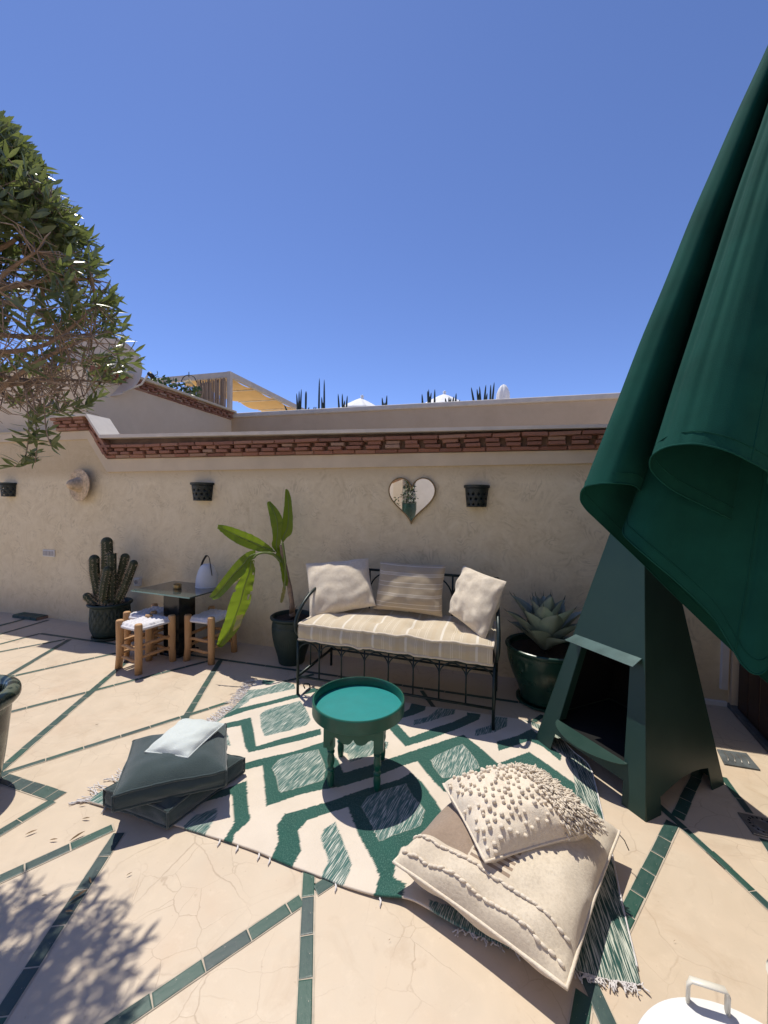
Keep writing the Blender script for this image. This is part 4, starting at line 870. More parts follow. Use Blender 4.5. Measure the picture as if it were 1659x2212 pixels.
RU = [  # woven figures: (kind, zone, outline)
 ('h', 'L', [(540, 1262), (760, 1110), (1390, 715), (1480, 640), (1520, 585), (1570, 590), (1545, 640), (1400, 742), (1250, 840), (735, 1320)]),
 ('h', 'A', [(300, 470), (390, 395), (600, 335), (845, 285), (830, 240), (755, 235), (600, 285), (440, 300)]),
 ('g', 'A', [(590, 215), (690, 228), (640, 255), (585, 248)]),
 ('g', 'A', [(285, 490), (390, 442), (640, 385), (880, 322), (885, 352), (640, 415), (470, 460), (290, 518)]),
 ('g', 'A', [(930, 292), (1080, 262), (1060, 300), (915, 332)]),
 ('h', 'A', [(570, 495), (610, 455), (690, 430), (800, 405), (880, 380), (920, 430), (965, 530), (935, 570), (780, 615), (605, 657), (580, 590)]),
 ('g', 'A', [(270, 568), (350, 545), (500, 512), (520, 610), (540, 740), (760, 670), (1040, 595), (1045, 645), (700, 735), (480, 790), (455, 740), (420, 575), (270, 603)]),
 ('g', 'E', [(-389, 816), (-399, 771), (-229, 728), (0, 676), (245, 595), (300, 690), (350, 750), (390, 845), (620, 770), (860, 690), (1322, 541), (1472, 662), (1610, 781), (1430, 1060), (1172, 988), (1085, 900), (966, 747), (870, 775), (620, 875), (390, 945), (230, 971), (61, 1006), (-209, 1106), (-224, 946), (-239, 786)]),
 ('h', 'A', [(665, 905), (720, 845), (830, 805), (1020, 765), (1060, 850), (1080, 920), (1060, 1000), (1020, 1015), (740, 1100), (718, 1090), (700, 990)]),
 ('h', 'E', [(335, 590), (400, 558), (470, 545), (600, 560), (740, 600), (730, 650), (600, 702), (440, 760), (420, 690), (385, 680)]),
 ('h', 'B', [(358, 590), (410, 550), (555, 493), (640, 590), (660, 640), (560, 690), (430, 705), (380, 640)]),
 ('g', 'E', [(740, 490), (800, 452), (905, 568), (1080, 500), (1250, 440), (1350, 390), (1350, 368), (1458, 382), (1445, 420), (1250, 510), (1060, 580), (870, 637)]),
 ('h', 'E', [(930, 472), (940, 430), (1050, 400), (1130, 335), (1262, 345), (1250, 380), (1150, 410), (1060, 440)]),
 ('g', 'E', [(820, 420), (840, 380), (900, 340), (920, 292), (1035, 312), (1020, 350), (930, 390)]),
 ('h', 'E', [(1413, 555), (1420, 500), (1530, 470), (1560, 400), (1665, 412), (1659, 478), (1560, 522)]),
 ('g', 'B', [(768, 478), (900, 440), (985, 398), (1060, 468), (1172, 560), (1165, 600), (1060, 510), (970, 472), (780, 535)]),
 ('g', 'B', [(775, 612), (970, 540), (1090, 622), (1330, 795), (1330, 880), (1180, 775), (1060, 690), (1000, 660), (900, 640)]),
 ('g', 'C', [(350, 335), (720, 225), (940, 150), (1240, 60), (1330, 5), (1420, 90), (1530, 250), (1575, 330), (1450, 480), (1380, 560), (1250, 600), (1215, 700), (1195, 830), (1290, 880), (1262, 1040), (1040, 985), (1085, 820), (1040, 700), (940, 530), (880, 390), (840, 278), (700, 320), (520, 385), (450, 470), (475, 610), (405, 760), (235, 690), (300, 555), (285, 430)]),
 ('h', 'C', [(945, 280), (990, 205), (1080, 160), (1290, 95), (1340, 190), (1435, 310), (1400, 430), (1085, 547), (1010, 390)]),
 ('h', 'C', [(625, 510), (660, 450), (740, 395), (790, 520), (870, 725), (795, 910), (625, 835), (690, 690), (650, 590)]),
 ('g', 'A', [(310, 1060), (465, 1008), (475, 1160), (495, 1320), (370, 1430), (350, 1505), (285, 1480), (370, 1340), (352, 1108), (200, 1150), (20, 1200), (160, 1110)]),
 ('h', 'A', [(-20, 1360), (60, 1280), (235, 1215), (230, 1290), (130, 1445), (-20, 1400)]), ('h', 'A', [(290, 645), (322, 648), (342, 735), (300, 720)]),
 ('h', 'F', [(1180, 590), (1700, 700), (1900, 1000), (1700, 1000), (1180, 700)])]
def inpoly(pts, poly):
    x, y = pts[:, 0], pts[:, 1]; c = np.zeros(len(pts), bool); n = len(poly)
    for i in range(n):
        (x1, y1), (x2, y2) = poly[i], poly[i - 1]
        with np.errstate(divide='ignore', invalid='ignore'): c ^= ((y1 > y) != (y2 > y)) & (x < (x2 - x1) * (y - y1) / (y2 - y1 + 1e-12) + x1)
    return c
rng = np.random.default_rng(1); jit = xy + rng.normal(0, .0007, xy.shape); pat = np.zeros((len(xy), 4), np.float32); pat[:, 3] = 1
for kind, zn, pl in RU:
    poly = [tuple(GZ(zn, p))[:2] for p in pl]; m_ = inpoly(jit, poly)
    pat[m_, 0] = 1.0 if kind == 'g' else 0; pat[m_, 1] = 1.0 if kind == 'h' else 0
uu = np.repeat(np.linspace(0, 1, NU + 1), NV + 1); vv = np.tile(np.linspace(0, 1, NV + 1), NU + 1)
wbd = .045 + .10 * np.clip(1 - vv * 2.2, 0, 1); m_ = uu > 1 - wbd; pat[m_, 0] = 0; pat[m_, 1] = 0; pat[m_, 2] = 1
rug = thing('kilim_rug', 'white and green geometric woven rug with frayed fringe spread across the floor', 'rug', (0.0, 1.95, 0))
z_ = np.zeros(len(xy))
for i in range(len(xy)):
    x, y = xy[i]; e = min(uu[i], 1 - uu[i], vv[i], 1 - vv[i]); z_[i] = .011 + .005 * nz((x, y, 0), 3.0) + .003 * nz((x, y, 3), 9) + (.010 * max(0, nz((x, y, 8), 2.2)) if vv[i] < .06 else 0)
bl = np.exp(-((uu - .70) / .05) ** 2) * np.clip(1 - vv / .05, 0, 1) * .030; z_ += bl
vs = np.column_stack([xy - np.array([0, 1.95]), z_]); me = bpy.data.meshes.new('weave')
idx = np.arange((NU + 1) * (NV + 1)).reshape(NU + 1, NV + 1); q = np.stack([idx[:-1, :-1], idx[1:, :-1], idx[1:, 1:], idx[:-1, 1:]], -1).reshape(-1, 4)
me.from_pydata(vs.tolist(), [], q.tolist()); at_ = me.attributes.new('pat', 'FLOAT_COLOR', 'POINT'); at_.data.foreach_set('color', pat.ravel()); me.materials.append(MT['kilim_weave'])
me.polygons.foreach_set('use_smooth', [True] * len(me.polygons)); o = bpy.data.objects.new('weave', me); COL.objects.link(o); o.parent = rug; solid(o, .007, -1)
fr = MB(); rf = random.Random(6)
def strand(p, d, ln, n=5, r=.0018):
    pts = [p]; dv_ = d.normalized()
    for k in range(n): dv_ = (dv_ + Vector((rf.uniform(-.5, .5), rf.uniform(-.5, .5), 0)) * .6).normalized(); pts.append(pts[-1] + dv_ * ln / n); pts[-1].z = max(.004, .008 + rf.uniform(-.003, .006))
    fr.tube(pts, r, 4)
for k in range(210):
    t = rf.random(); i = min(NV - 1, int(t * NV)); p = l_[i].lerp(l_[i + 1], t * NV - i) + Vector((0, 0, .010)); d = (l_[min(NV, i + 2)] - l_[max(0, i - 2)]).normalized(); strand(p, Vector((-d.y, d.x, 0)), rf.uniform(.05, .10), r=.0022)
for k in range(110):
    t = rf.uniform(.76, 1.0); t = t if rf.random() < .75 else rf.uniform(.93, 1); i = min(NU - 1, int(t * NU)); p = b_[i].lerp(b_[i + 1], t * NU - i) + Vector((0, 0, .008)); d = (b_[min(NU, i + 2)] - b_[max(0, i - 2)]).normalized(); strand(p, Vector((d.y, -d.x, 0)) + d * rf.uniform(-1.6, 2.2), rf.uniform(.015, .035))
fr.build('fringe', 'fringe_yarn', rug, kind='stuff')
mb = MB(); mb.tube([p + Vector((0, 0, .010)) for p in r_[8:]], .004, 5); mb.build('edge_cord', 'fringe_yarn', rug)
kn = MB()
for t in (.045, .32, .36, .405, .43, .56, .635):
    i = int(t * NU); p = b_[i] + Vector((0, -.002, .008)); kn.tube([p, p + Vector((.004, -.012, .0)), p + Vector((.001, -.03, -.003))], [.003, .004, .0015], 6)
kn.build('edge_knots', 'fringe_yarn', rug, kind='stuff')
# ================================================================ BENCH
f1, f2 = G(643, 1502), G(1065, 1580); bv = f2 - f1; BW = bv.length; bang = math.atan2(bv.y, bv.x); BFm = Matrix.Translation((f1.x, f1.y, 0)) @ Matrix.Rotation(bang, 4, 'Z'); BD, SZ, LZ, BZ = .58, .415, .145, .875
BI = BFm.inverted()
def BP(x, y, yd):
    d = ray(x, y); c = Vector((0, 0, EYE)); dl_, cl_ = BI.to_3x3() @ d, BI @ c; k = (yd - cl_.y) / dl_.y; return c + d * k
RV = (950, 2000, .6028)
def rv(p): return ((RV[0] + p[0] * RV[2]) / 1.736, (RV[1] + p[1] * RV[2]) / 1.736)
bn = thing('iron_bench', 'dark green wrought iron bench with arched bars against the wall', 'bench', f1, bang)
RT = .011
def bt(name, pts, r=RT, n=8, flat=1.0, parent=None): mb = MB(BFm); mb.tube(pts, r, n, flat=flat); return mb.build(name, 'iron_green', parent or bn)
for x in (0, BW):
    bt('leg', [(x, 0, 0), (x, 0, SZ)]); bt('back_post', [(x, BD, 0), (x, BD, BZ)])
    bt('side_rail', [(x, 0, SZ), (x, BD, SZ)]); bt('side_rail', [(x, 0, LZ), (x, BD, LZ)])
    mb = MB(BFm); sx = -1 if x == 0 else 1
    mb.tube(cr([(x, .12, SZ + .01), (x + sx * .01, .03, SZ + .03), (x + sx * .02, -.01, SZ + .10), (x + sx * .02, .03, SZ + .19), (x + sx * .012, .14, SZ + .28), (x + sx * .004, .30, SZ + .335), (x, BD, SZ + .35)], 6), .013, 8); mb.build('arm', 'iron_green', bn)
    for k in range(1, 3): bt('side_bar', [(x, BD * k / 3, LZ), (x, BD * k / 3, SZ)], .006, 6)
for nm, y, z, r in (('seat_rail', 0, SZ, RT), ('seat_rail', BD, SZ, RT), ('lower_rail', 0, LZ, .009), ('lower_rail', BD, LZ, .009), ('back_rail', BD, BZ, RT)): bt(nm, [(0, y, z), (BW, y, z)], r)
for k in range(12): bt('seat_slat', [(BW * (k + .5) / 12, 0, SZ - .008), (BW * (k + .5) / 12, BD, SZ - .008)], .006, 6)
NB = 8
for k in range(NB):
    x0, x1 = BW * k / NB, BW * (k + 1) / NB; R0 = (x1 - x0) / 2
    bt('arch', [((x0 + x1) / 2 - R0 * math.cos(math.pi * j / 14), -.002, SZ - .012 - R0 + R0 * math.sin(math.pi * j / 14)) for j in range(15)], .0048, 6)
    if k: bt('upright_bar', [(x0, -.002, LZ), (x0, -.002, SZ)], .0062, 6)
for k in range(4):
    x0, x1 = BW * k / 4, BW * (k + 1) / 4; R0 = (x1 - x0) / 2
    bt('back_arch', [((x0 + x1) / 2 - R0 * math.cos(math.pi * j / 16), BD - .002, BZ - .015 - R0 + R0 * math.sin(math.pi * j / 16)) for j in range(17)], .0062, 6)
    if k: bt('back_bar', [(x0, BD, SZ), (x0, BD, BZ)], .008, 6)
# scroll feet brace
bt('scroll', cr([(.05, 0, .02), (.10, .0, .06), (.09, 0, .10), (.05, 0, .09), (.06, 0, .06)], 5), .005, 6)
# ---- mattress
ms = thing('bench_mattress', 'striped cream tufted mattress cushion on the iron bench', 'cushion', BFm @ Vector((0, 0, SZ)), bang); X0, X1, Y0, Y1, Z0, Z1 = .012, BW - .012, -.012, BD - .03, SZ + .012, SZ + .125
def mt(u, v, top=True):
    x, y = lerp(X0, X1, u), lerp(Y0, Y1, v); tu = 0
    for cx in (.17, .39, .61, .83):
        for cy in (.33, .72): tu += math.exp(-(((u - cx) * 1.4 / .06) ** 2 + ((v - cy) * .6 / .06) ** 2))
    e = min(u * 1.4, (1 - u) * 1.4, v * .6, (1 - v) * .6); rise = .036 * (1 - math.exp(-e / .05)); wav = .014 * nz((u * 9, v * 4, 1))
    yy = y - (.010 * nz((u * 16, 0, 2)) if v < .02 else 0)
    return Vector((x, yy, Z1 + rise - .030 * tu + wav)) if top else Vector((x, yy, Z0 + .012 * nz((u * 16, v * 5, 5)) + (.004 if e > .01 else 0)))
mb = MB(BFm); mb.grid(lambda u, v: mt(u, v), 120, 44); mb.grid(lambda u, v: mt(1 - u, v, False), 120, 44)
for fa, fb in ((lambda t: (t, 0), .5), (lambda t: (t, 1), .5), (lambda t: (0, t), .5), (lambda t: (1, t), .5)):
    def side(a, b):
        p = mt(*fa(a)).lerp(mt(*fa(a), False), b); s_ = math.sin(b * math.pi); c = fa(a); out = Vector((-1 if c[0] == 0 and fa(0)[0] == fa(1)[0] else 1 if c[0] == 1 and fa(0)[0] == fa(1)[0] else 0, -1 if c[1] == 0 and fa(0)[1] == fa(1)[1] else 1 if c[1] == 1 and fa(0)[1] == fa(1)[1] else 0, 0))
        return p + out * (.016 * s_ + .008 * nz((a * 22, b * 3, 4)) * s_)
    mb.grid(side, 100, 8)
mb.build('ticking', 'mattress_stripe', ms)
for tp_ in (True, False):
    e = [mt(k / 60, 0, tp_) for k in range(60)] + [mt(1, k / 25, tp_) for k in range(25)] + [mt(1 - k / 60, 1, tp_) for k in range(60)] + [mt(0, 1 - k / 25, tp_) for k in range(25)]
    mb = MB(BFm); mb.tube([p + Vector((0, 0, .003 + .004 * nz((p.x * 40, p.y * 40, 1)))) for p in e], [.0095 + .002 * nz((k * .7, 0, 0)) for k in range(len(e))], 7, closed=True); mb.build('rolled_edge', 'linen_cream', ms)
# ---- pillow builder
def pillow(name, lab, corners, T, m, n=40, pinch=.07, seed=1.0, cat='pillow', group=None, piping=None, wr=.010, flatb=1.0, axis_mat=False, uvc=False, crumple=1.0, rest=None):
    c = [Vector(p) for p in corners]; cen = sum(c, Vector()) / 4; ex_ = ((c[1] - c[0]) + (c[2] - c[3])).normalized(); nr = ex_.cross(((c[3] - c[0]) + (c[2] - c[1])).normalized()).normalized()
    if nr.z < 0 and abs(nr.z) > .5: nr = -nr
    if abs(nr.z) <= .5 and nr.y > 0: nr = -nr
    loc = cen.copy(); loc.z = min(p.z for p in c) - T * .2 if rest is None else rest
    t_ = thing(name, lab, cat, loc, math.atan2(ex_.y, ex_.x), group)
    def base(u, v):
        p = c[0].lerp(c[1], u).lerp(c[3].lerp(c[2], u), v); su, sv = math.sin(math.pi * u), math.sin(math.pi * v)
        return p + (cen - p) * (pinch * (su * (1 - sv) + sv * (1 - su)))
    def surf(u, v, s):
        b = base(u, v); U, V_ = 1 - abs(2 * u - 1) ** 2.4, 1 - abs(2 * v - 1) ** 2.4; h = (max(0, U) * max(0, V_)) ** .46
        k = wr * crumple * (nz((u * 3.2, v * 3.2, seed), 1, seed) + .6 * nz((u * 7, v * 7, seed + 3))) * min(1, h * 1.3)
        e = (1 - h); k += wr * .8 * crumple * e * math.sin((u - v) * 17 + seed * 3) * min(1, h * 3)
        return b + nr * (s * T / 2 * h * (1 if s > 0 else flatb) + k)
    mb = MB(); mb.grid(lambda u, v: surf(u, v, 1), n, n); mb.grid(lambda u, v: surf(1 - u, v, -1), n, n); o = mb.build('cover', m, t_)
    if uvc:
        a = o.data.attributes.new('uvc', 'FLOAT_COLOR', 'POINT'); arr = []
        for s in (0, 1):
            for i in range(n + 1):
                for j in range(n + 1): arr += [(i / n if not s else 1 - i / n), j / n, float(s), 1.0]
        a.data.foreach_set('color', arr)
    e = [base(k / 24, 0) for k in range(24)] + [base(1, k / 24) for k in range(24)] + [base(1 - k / 24, 1) for k in range(24)] + [base(0, 1 - k / 24) for k in range(24)]
    if piping: mb = MB(); mb.tube(e, piping[0], 6, closed=True); mb.build('piping', piping[1], t_)
    return t_, surf, nr, base
pillow('bench_pillow', 'plain cream pillow at the left end of the bench, partly sunlit', [BP(*rv((350, 540)), .16), BP(*rv((762, 450)), .34), BP(*rv((715, 155)), .54), BP(*rv((325, 188)), .44)], .17, 'linen_cream', seed=1.3, group='pillows on the iron bench', pinch=.05, wr=.012)
pillow('bench_pillow', 'brown and white striped pillow in the middle of the bench', [BP(*rv((745, 470)), .36), BP(*rv((1175, 520)), .36), BP(*rv((1198, 198)), .54), BP(*rv((790, 175)), .54)], .15, 'pillow_stripe', seed=2.1, group='pillows on the iron bench', pinch=.05)
pillow('bench_pillow', 'crumpled cream pillow leaning on its corner at the right end of the bench', [BP(*rv((1215, 490)), .34), BP(*rv((1440, 672)), .06), BP(*rv((1575, 300)), .22), BP(*rv((1310, 200)), .50)], .16, 'linen_cream', seed=3.7, group='pillows on the iron bench', pinch=.04, wr=.016)
# ================================================================ TRAY TABLE
fl_, fr_, bl_, br_ = G(708.6, 1702), G(814, 1713), G(738, 1638), G(828, 1645); cen = (fl_ + fr_ + bl_ + br_) / 4; av = (fr_ - fl_) + (br_ - bl_); tang = math.atan2(av.y, av.x); hs_ = .118
cen = Vector((cen.x, cen.y, .014)); tt = thing('tray_table', 'round green wooden tray table with teal top on turned legs', 'table', cen, tang); TT = Matrix.Translation(cen) @ Matrix.Rotation(tang, 4, 'Z'); HT = .405
for sx in (-1, 1):
    for sy in (-1, 1):
        mb = MB(TT); mb.lathe(smooth_prof([(.001, 0), (.013, .0), (.0165, .02), (.0185, .05), (.0145, .075)], 3) + [(.019, .080), (.019, .088), (.015, .092), (.0125, .10)] + smooth_prof([(.0125, .10), (.019, .125), (.0175, .150), (.013, .168)], 3) + [(.0185, .172), (.0185, .180), (.014, .184), (.014, .19), (.0175, .194)], 20, (sx * hs_, sy * hs_, 0)); mb.box((sx * hs_, sy * hs_, .194 + (HT - .068 - .194) / 2), (.036, .036, HT - .068 - .194)); mb.build('leg', 'tray_green', tt, auto=35)
def apron_z(u):                     # scalloped lower edge: block by the legs, arch, lobe, middle cusp
    return float(np.interp(abs(2 * u - 1), [0, .05, .10, .2, .3, .4, .5, .6, .7, .76, .78, 1], [.262, .250, .241, .236, .237, .244, .258, .268, .262, .240, .212, .212]))
AH = .150
for k in range(4):
    M = TT @ Matrix.Rotation(k * math.pi / 2, 4, 'Z'); mb = MB(M); NN = 80; w_ = 2 * AH - .0005 - (0 if k % 2 == 0 else .032)
    for s in range(NN):
        u0, u1 = s / NN, (s + 1) / NN; x0, x1 = (u0 - .5) * w_, (u1 - .5) * w_; z0, z1 = apron_z(u0), apron_z(u1)
        for y in (-AH, -AH + .016): mb.quad((x0, y, z0), (x1, y, z1), (x1, y, HT - .069), (x0, y, HT - .069))
        mb.quad((x0, -AH, z0), (x1, -AH, z1), (x1, -AH + .016, z1), (x0, -AH + .016, z0))
    for sgn_ in (-1, 1): x = sgn_ * w_ / 2; mb.quad((x, -AH, .212), (x, -AH + .016, .212), (x, -AH + .016, HT - .069), (x, -AH, HT - .069))
    mb.build('apron', 'tray_green', tt, smooth=False)
RD_ = .243
mb = MB(TT); mb.lathe([(.001, HT - .068), (RD_ - .003, HT - .068), (RD_, HT - .065), (RD_, HT - .003), (RD_ - .003, HT), (RD_ - .009, HT), (RD_ - .011, HT - .003), (RD_ - .011, HT - .050)], 96); mb.build('drum', 'tray_green', tt, auto=40)
mb = MB(TT); mb.lathe([(.001, HT - .049), (RD_ - .0115, HT - .049), (RD_ - .0115, HT - .052)], 96); mb.build('tray_top', 'tray_teal', tt, auto=40)
# ================================================================ SLATE FLOOR CUSHIONS
def box_cushion(name, lab, q, H_, m, seed, group):
    c = [Vector(p) for p in q]; cen = sum(c, Vector()) / 4; zt_ = cen.z; rot = math.atan2((c[1] - c[0]).y, (c[1] - c[0]).x); t_ = thing(name, lab, 'floor cushion', (cen.x, cen.y, zt_ - H_), rot, group); N = 30
    def tp(u, v, z):
        p = c[0].lerp(c[1], u).lerp(c[3].lerp(c[2], u), v); su, sv = math.sin(math.pi * u), math.sin(math.pi * v); p = p + (cen - p) * (.035 * (su * (1 - sv) + sv * (1 - su)) * 1.0)
        e = min(u, 1 - u, v, 1 - v); dome = (1 - math.exp(-e / .10))
        if z == 1: p = p + Vector((0, 0, -.012 + .060 * dome * (.70 + .25 * math.sin(u * math.pi) * math.sin(v * math.pi)) + .012 * nz((u * 2.5, v * 2.5, seed)) + .010 * nz((u * 6, v * 6, seed)) * dome))
        else: p = p + Vector((0, 0, -H_ + .010 * nz((u * 3, v * 3, seed + 5))* 0 + .004))
        return p
    mb = MB(); mb.grid(lambda u, v: tp(u, v, 1), N, N); mb.grid(lambda u, v: tp(1 - u, v, 0), N, N)
    def edge(k, t): return ((t, 0), (1, t), (1 - t, 1), (0, 1 - t))[k]
    for k in range(4):
        def sd(a, b, k=k):
            p = tp(*edge(k, a), 1).lerp(tp(*edge(k, a), 0), b); o_ = (p - cen); o_.z = 0; o_.normalize(); return p + o_ * (.016 * math.sin(b * math.pi) * math.sin(a * math.pi) ** .3 + .008 * nz((a * 7, b * 3, seed + k)) * math.sin(b * math.pi)) + Vector((0, 0, .006 * nz((a * 5, 0, seed + k)) * (1 - b)))
        mb.grid(sd, N, 8)
    mb.build('cover', m, t_)
    for z in (1, 0):
        e = sum([[tp(*edge(k, s / 20), z) for s in range(20)] for k in range(4)], []); mb = MB(); e2 = [p + (p - cen).normalized() * .003 + Vector((0, 0, .004 * nz((p.x * 30, p.y * 30, z)))) for p in e]; mb.tube(e2, .0055, 6, closed=True, flat=.6); mb.build('flange', m, t_)
    for k in range(4): mb = MB(); o_ = (tp(*edge(k, 0), 1) - cen); o_.z = 0; o_.normalize(); mb.tube([tp(*edge(k, 0), 1).lerp(tp(*edge(k, 0), 0), b / 5) + o_ * .005 for b in range(6)], .005, 6, flat=.6); mb.build('flange', m, t_)
    return t_
a_, b2, d_ = GZ('L', (655, 1160), .108), GZ('L', (1045, 1292), .108), GZ('L', (1515, 968), .108); box_cushion('floor_cushion', 'slate blue square floor cushion lying on the rug, lower of the two', [a_, b2, d_, a_ + d_ - b2], .092, 'slate_canvas', 2.0, 'slate floor cushions')
a_, b2, d_ = GZ('L', (832, 862), .205), GZ('L', (707, 1195), .200), GZ('L', (1402, 1043), .200); box_cushion('floor_cushion', 'slate blue square floor cushion on top, under the pale pillow', [a_, b2, d_, a_ + d_ - b2], .086, 'slate_canvas', 4.0, 'slate floor cushions')
pillow('pale_pillow', 'small pale blue pillow on top of the slate cushions', [GZ('L', (902, 945), .238), GZ('L', (1168, 982), .235), GZ('L', (1394, 772), .252), GZ('L', (1137, 742), .248)], .085, 'pale_blue_linen', seed=5.2, pinch=.03, piping=(.0035, 'pale_blue_linen'), wr=.006)
# ================================================================ WOOL FLOOR CUSHIONS
bq = [G(850, 1862, .115), G(1224, 2135, .105), G(1338, 1796, .12), G(1048, 1672, .115)]
bt_, surf, nr, bbase = pillow('wool_floor_cushion', 'big cream and brown wool floor cushion lying on the rug', bq, .245, 'felted_wool_patchwork', n=60, seed=7.0, pinch=.025, cat='floor cushion', uvc=True, piping=(.006, 'wool_cream'), wr=.016, flatb=.9, rest=.012)
tf = MB(); rt = random.Random(14)
def lump(p, nrm, dr, l, r):
    tf.tube([p - dr * l * .5 + nrm * .001, p - dr * l * .2 + nrm * r * .7, p + dr * l * .2 + nrm * r * .7, p + dr * l * .5 + nrm * .001], [r * .35, r, r, r * .35], 7)
for v0, cnt, gap in ((.135, 30, 0), (.045, 27, 0)):
    for k in range(cnt):
        u = .03 + .94 * (k + .5) / cnt + rt.uniform(-.007, .007); v0_ = max(.003, v0 + rt.uniform(-.004, .004)); p = surf(u, v0_, 1); dr = (surf(min(1, u + .02), v0, 1) - surf(max(0, u - .02), v0, 1)).normalized(); nn = dr.cross(surf(u, min(1, v0 + .03), 1) - p); nn = nn.normalized(); nn = nn if nn.z > 0 else -nn
        lump(p, nn, (dr + nn.cross(dr) * rt.uniform(-.15, .35)).normalized(), rt.uniform(.022, .030), rt.uniform(.0042, .0060))
tf.build('wool_tufts', 'wool_cream', bt_, kind='stuff')
mb = MB(); p = bbase(1, .98); mb.tube([p, p + Vector((.012, -.02, -.01)), p + Vector((.016, -.045, -.03))], .002, 5); mb.build('tassel', 'black_tassel', bt_)
pq = [G(957, 1694, .245), G(1048, 1862, .235), G(1300, 1792, .235), G(1150, 1672, .24)]
pt_, surf, nr, pbase = pillow('tufted_cushion', 'cream cushion covered in wool bobbles with shaggy strip on the big cushion', pq, .215, 'wool_cream', n=50, seed=9.0, pinch=.03, piping=(.005, 'wool_cream'), wr=.016, flatb=.8)
tf = MB()
for i in range(15):
    for j in range(11):
        u, v = (i + .4 + .5 * (j % 2)) / 15.1 + rt.uniform(-.020, .020), (j + .5) / 11 * .70 + rt.uniform(-.022, .022)
        if not (.015 < u < .99): continue
        p = surf(u, v, 1); nn = (surf(min(1, u + .03), v, 1) - p).cross(surf(u, min(1, v + .03), 1) - p).normalized(); nn = nn if nn.z > 0 else -nn; dr = (nn + Vector((rt.uniform(-.3, .5), rt.uniform(-.9, -.3), 0))).normalized(); r = rt.uniform(.0056, .0080)
        if rt.random() < .10: continue
        tf.tube([p - nn * .003, p + dr * r * .7, p + dr * r * 1.5, p + dr * r * 2.1], [r * .8, r * 1.1, r, r * .3], 8)
tf.build('wool_bobbles', 'wool_cream', pt_, kind='stuff')
tf = MB()
for k in range(1150):
    u, v = rt.uniform(.0, 1.0), rt.uniform(.66, 1.0); p = surf(u, v, 1); nn = (surf(min(1, u + .03), v, 1) - p).cross(surf(u, min(1, v + .03), 1) - p)
    if nn.length < 1e-9: continue
    nn = nn.normalized(); nn = nn if nn.z > 0 else -nn; d1 = (nn * .7 + Vector((rt.uniform(-.4, .8), rt.uniform(-.9, .1), 0))).normalized(); d2 = (d1 + Vector((rt.uniform(-.3, .5), rt.uniform(-.7, 0), -.8))).normalized(); l = rt.uniform(.016, .026)
    tf.tube([p - nn * .002, p + d1 * l * .6, p + d1 * l * .8 + d2 * l * .5], [.0036, .0038, .0024], 5)
tf.build('shag', 'wool_cream', pt_, kind='stuff')
mb = MB(); p = pbase(.02, .02); mb.tube([p, p + Vector((-.012, -.02, -.008))], .0022, 5); mb.build('tassel', 'black_tassel', pt_)
# ================================================================ CHIMINEA
cF, cL, cR = G(1395, 1775), G(1157, 1599), G(1562.6, 1694); cB = cL + cR - cF; cc = (cL + cR) / 2; AP = P(1391, 955, cc.y); ch = thing('steel_chiminea', 'tall dark green steel pyramid fireplace with open mouth on four legs', 'fireplace', cc, math.atan2((cF - cL).y, (cF - cL).x))
def CP(A_, B_, a, z, ins=0.0):
    k = z / AP.z; p = A_.lerp(B_, a); p = p.lerp(Vector((cc.x, cc.y, 0)), ins); return p.lerp(Vector((AP.x, AP.y, 0)), k) + Vector((0, 0, z))
ZT = 1.60
def wall_face(A_, B_, name, opening=None, arc=True, z0=.105, lw=.17):
    mb = MB(); q = lambda a0, a1, za, zb: mb.quad(CP(A_, B_, a0, za), CP(A_, B_, a1, za), CP(A_, B_, a1, zb), CP(A_, B_, a0, zb))
    q(0, lw, 0.0, z0); q(1 - lw, 1, 0.0, z0)
    n = 12; f = lambda a: z0 - .03 + .045 * math.sin((a - lw) / (1 - 2 * lw) * math.pi * .75) if arc else z0
    zs = .185
    q(0, lw, z0, zs); q(1 - lw, 1, z0, zs)
    for k in range(n):
        a0, a1 = lerp(lw, 1 - lw, k / n), lerp(lw, 1 - lw, (k + 1) / n); mb.quad(CP(A_, B_, a0, f(a0)), CP(A_, B_, a1, f(a1)), CP(A_, B_, a1, zs), CP(A_, B_, a0, zs))
    if opening:
        o0, o1, oz = opening; q(0, o0, zs, oz); q(o1, 1, zs, oz); q(0, 1, oz, ZT)
        if o0 > lw: pass
    else: q(0, 1, zs, ZT)
    return solid(mb.build(name, 'steel_green', ch, smooth=False), .004, 1)
wall_face(cL, cF, 'front_plate', opening=(.17, .83, .655), arc=False); wall_face(cF, cR, 'side_plate'); wall_face(cR, cB, 'back_plate'); wall_face(cB, cL, 'side_plate')
mb = MB()
for A_, B_ in ((cF, cR), (cR, cB), (cB, cL)): mb.quad(*(CP(A_, B_, a, z, .05) for a, z in ((0, .175), (1, .175), (1, 1.4), (0, 1.4))))
mb.quad(*(CP(A_, B_, 0, .17, .05) for A_, B_ in ((cF, cR), (cR, cB), (cB, cL), (cL, cF))))
mb.quad(CP(cL, cF, 0, .67, .05), CP(cL, cF, 1, .67, .05), CP(cL, cF, 1, 1.4, .05), CP(cL, cF, 0, 1.4, .05)); mb.build('firebox', 'soot', ch, smooth=False)
fo = (cF - cL).cross(Vector((0, 0, 1))).normalized(); fo = fo if fo.dot(cc - Vector((0, 0, 0))) < 0 else -fo
mb = MB(); mb.quad(CP(cL, cF, .03, .690) + fo * .004, CP(cL, cF, .97, .690) + fo * .004, CP(cL, cF, .99, .690) + fo * .085 + Vector((0, 0, -.026)), CP(cL, cF, .01, .690) + fo * .085 + Vector((0, 0, -.026))); bevel(solid(mb.build('hood', 'steel_hood_sheen', ch, smooth=False), .004, 1), .002)
mb = MB()
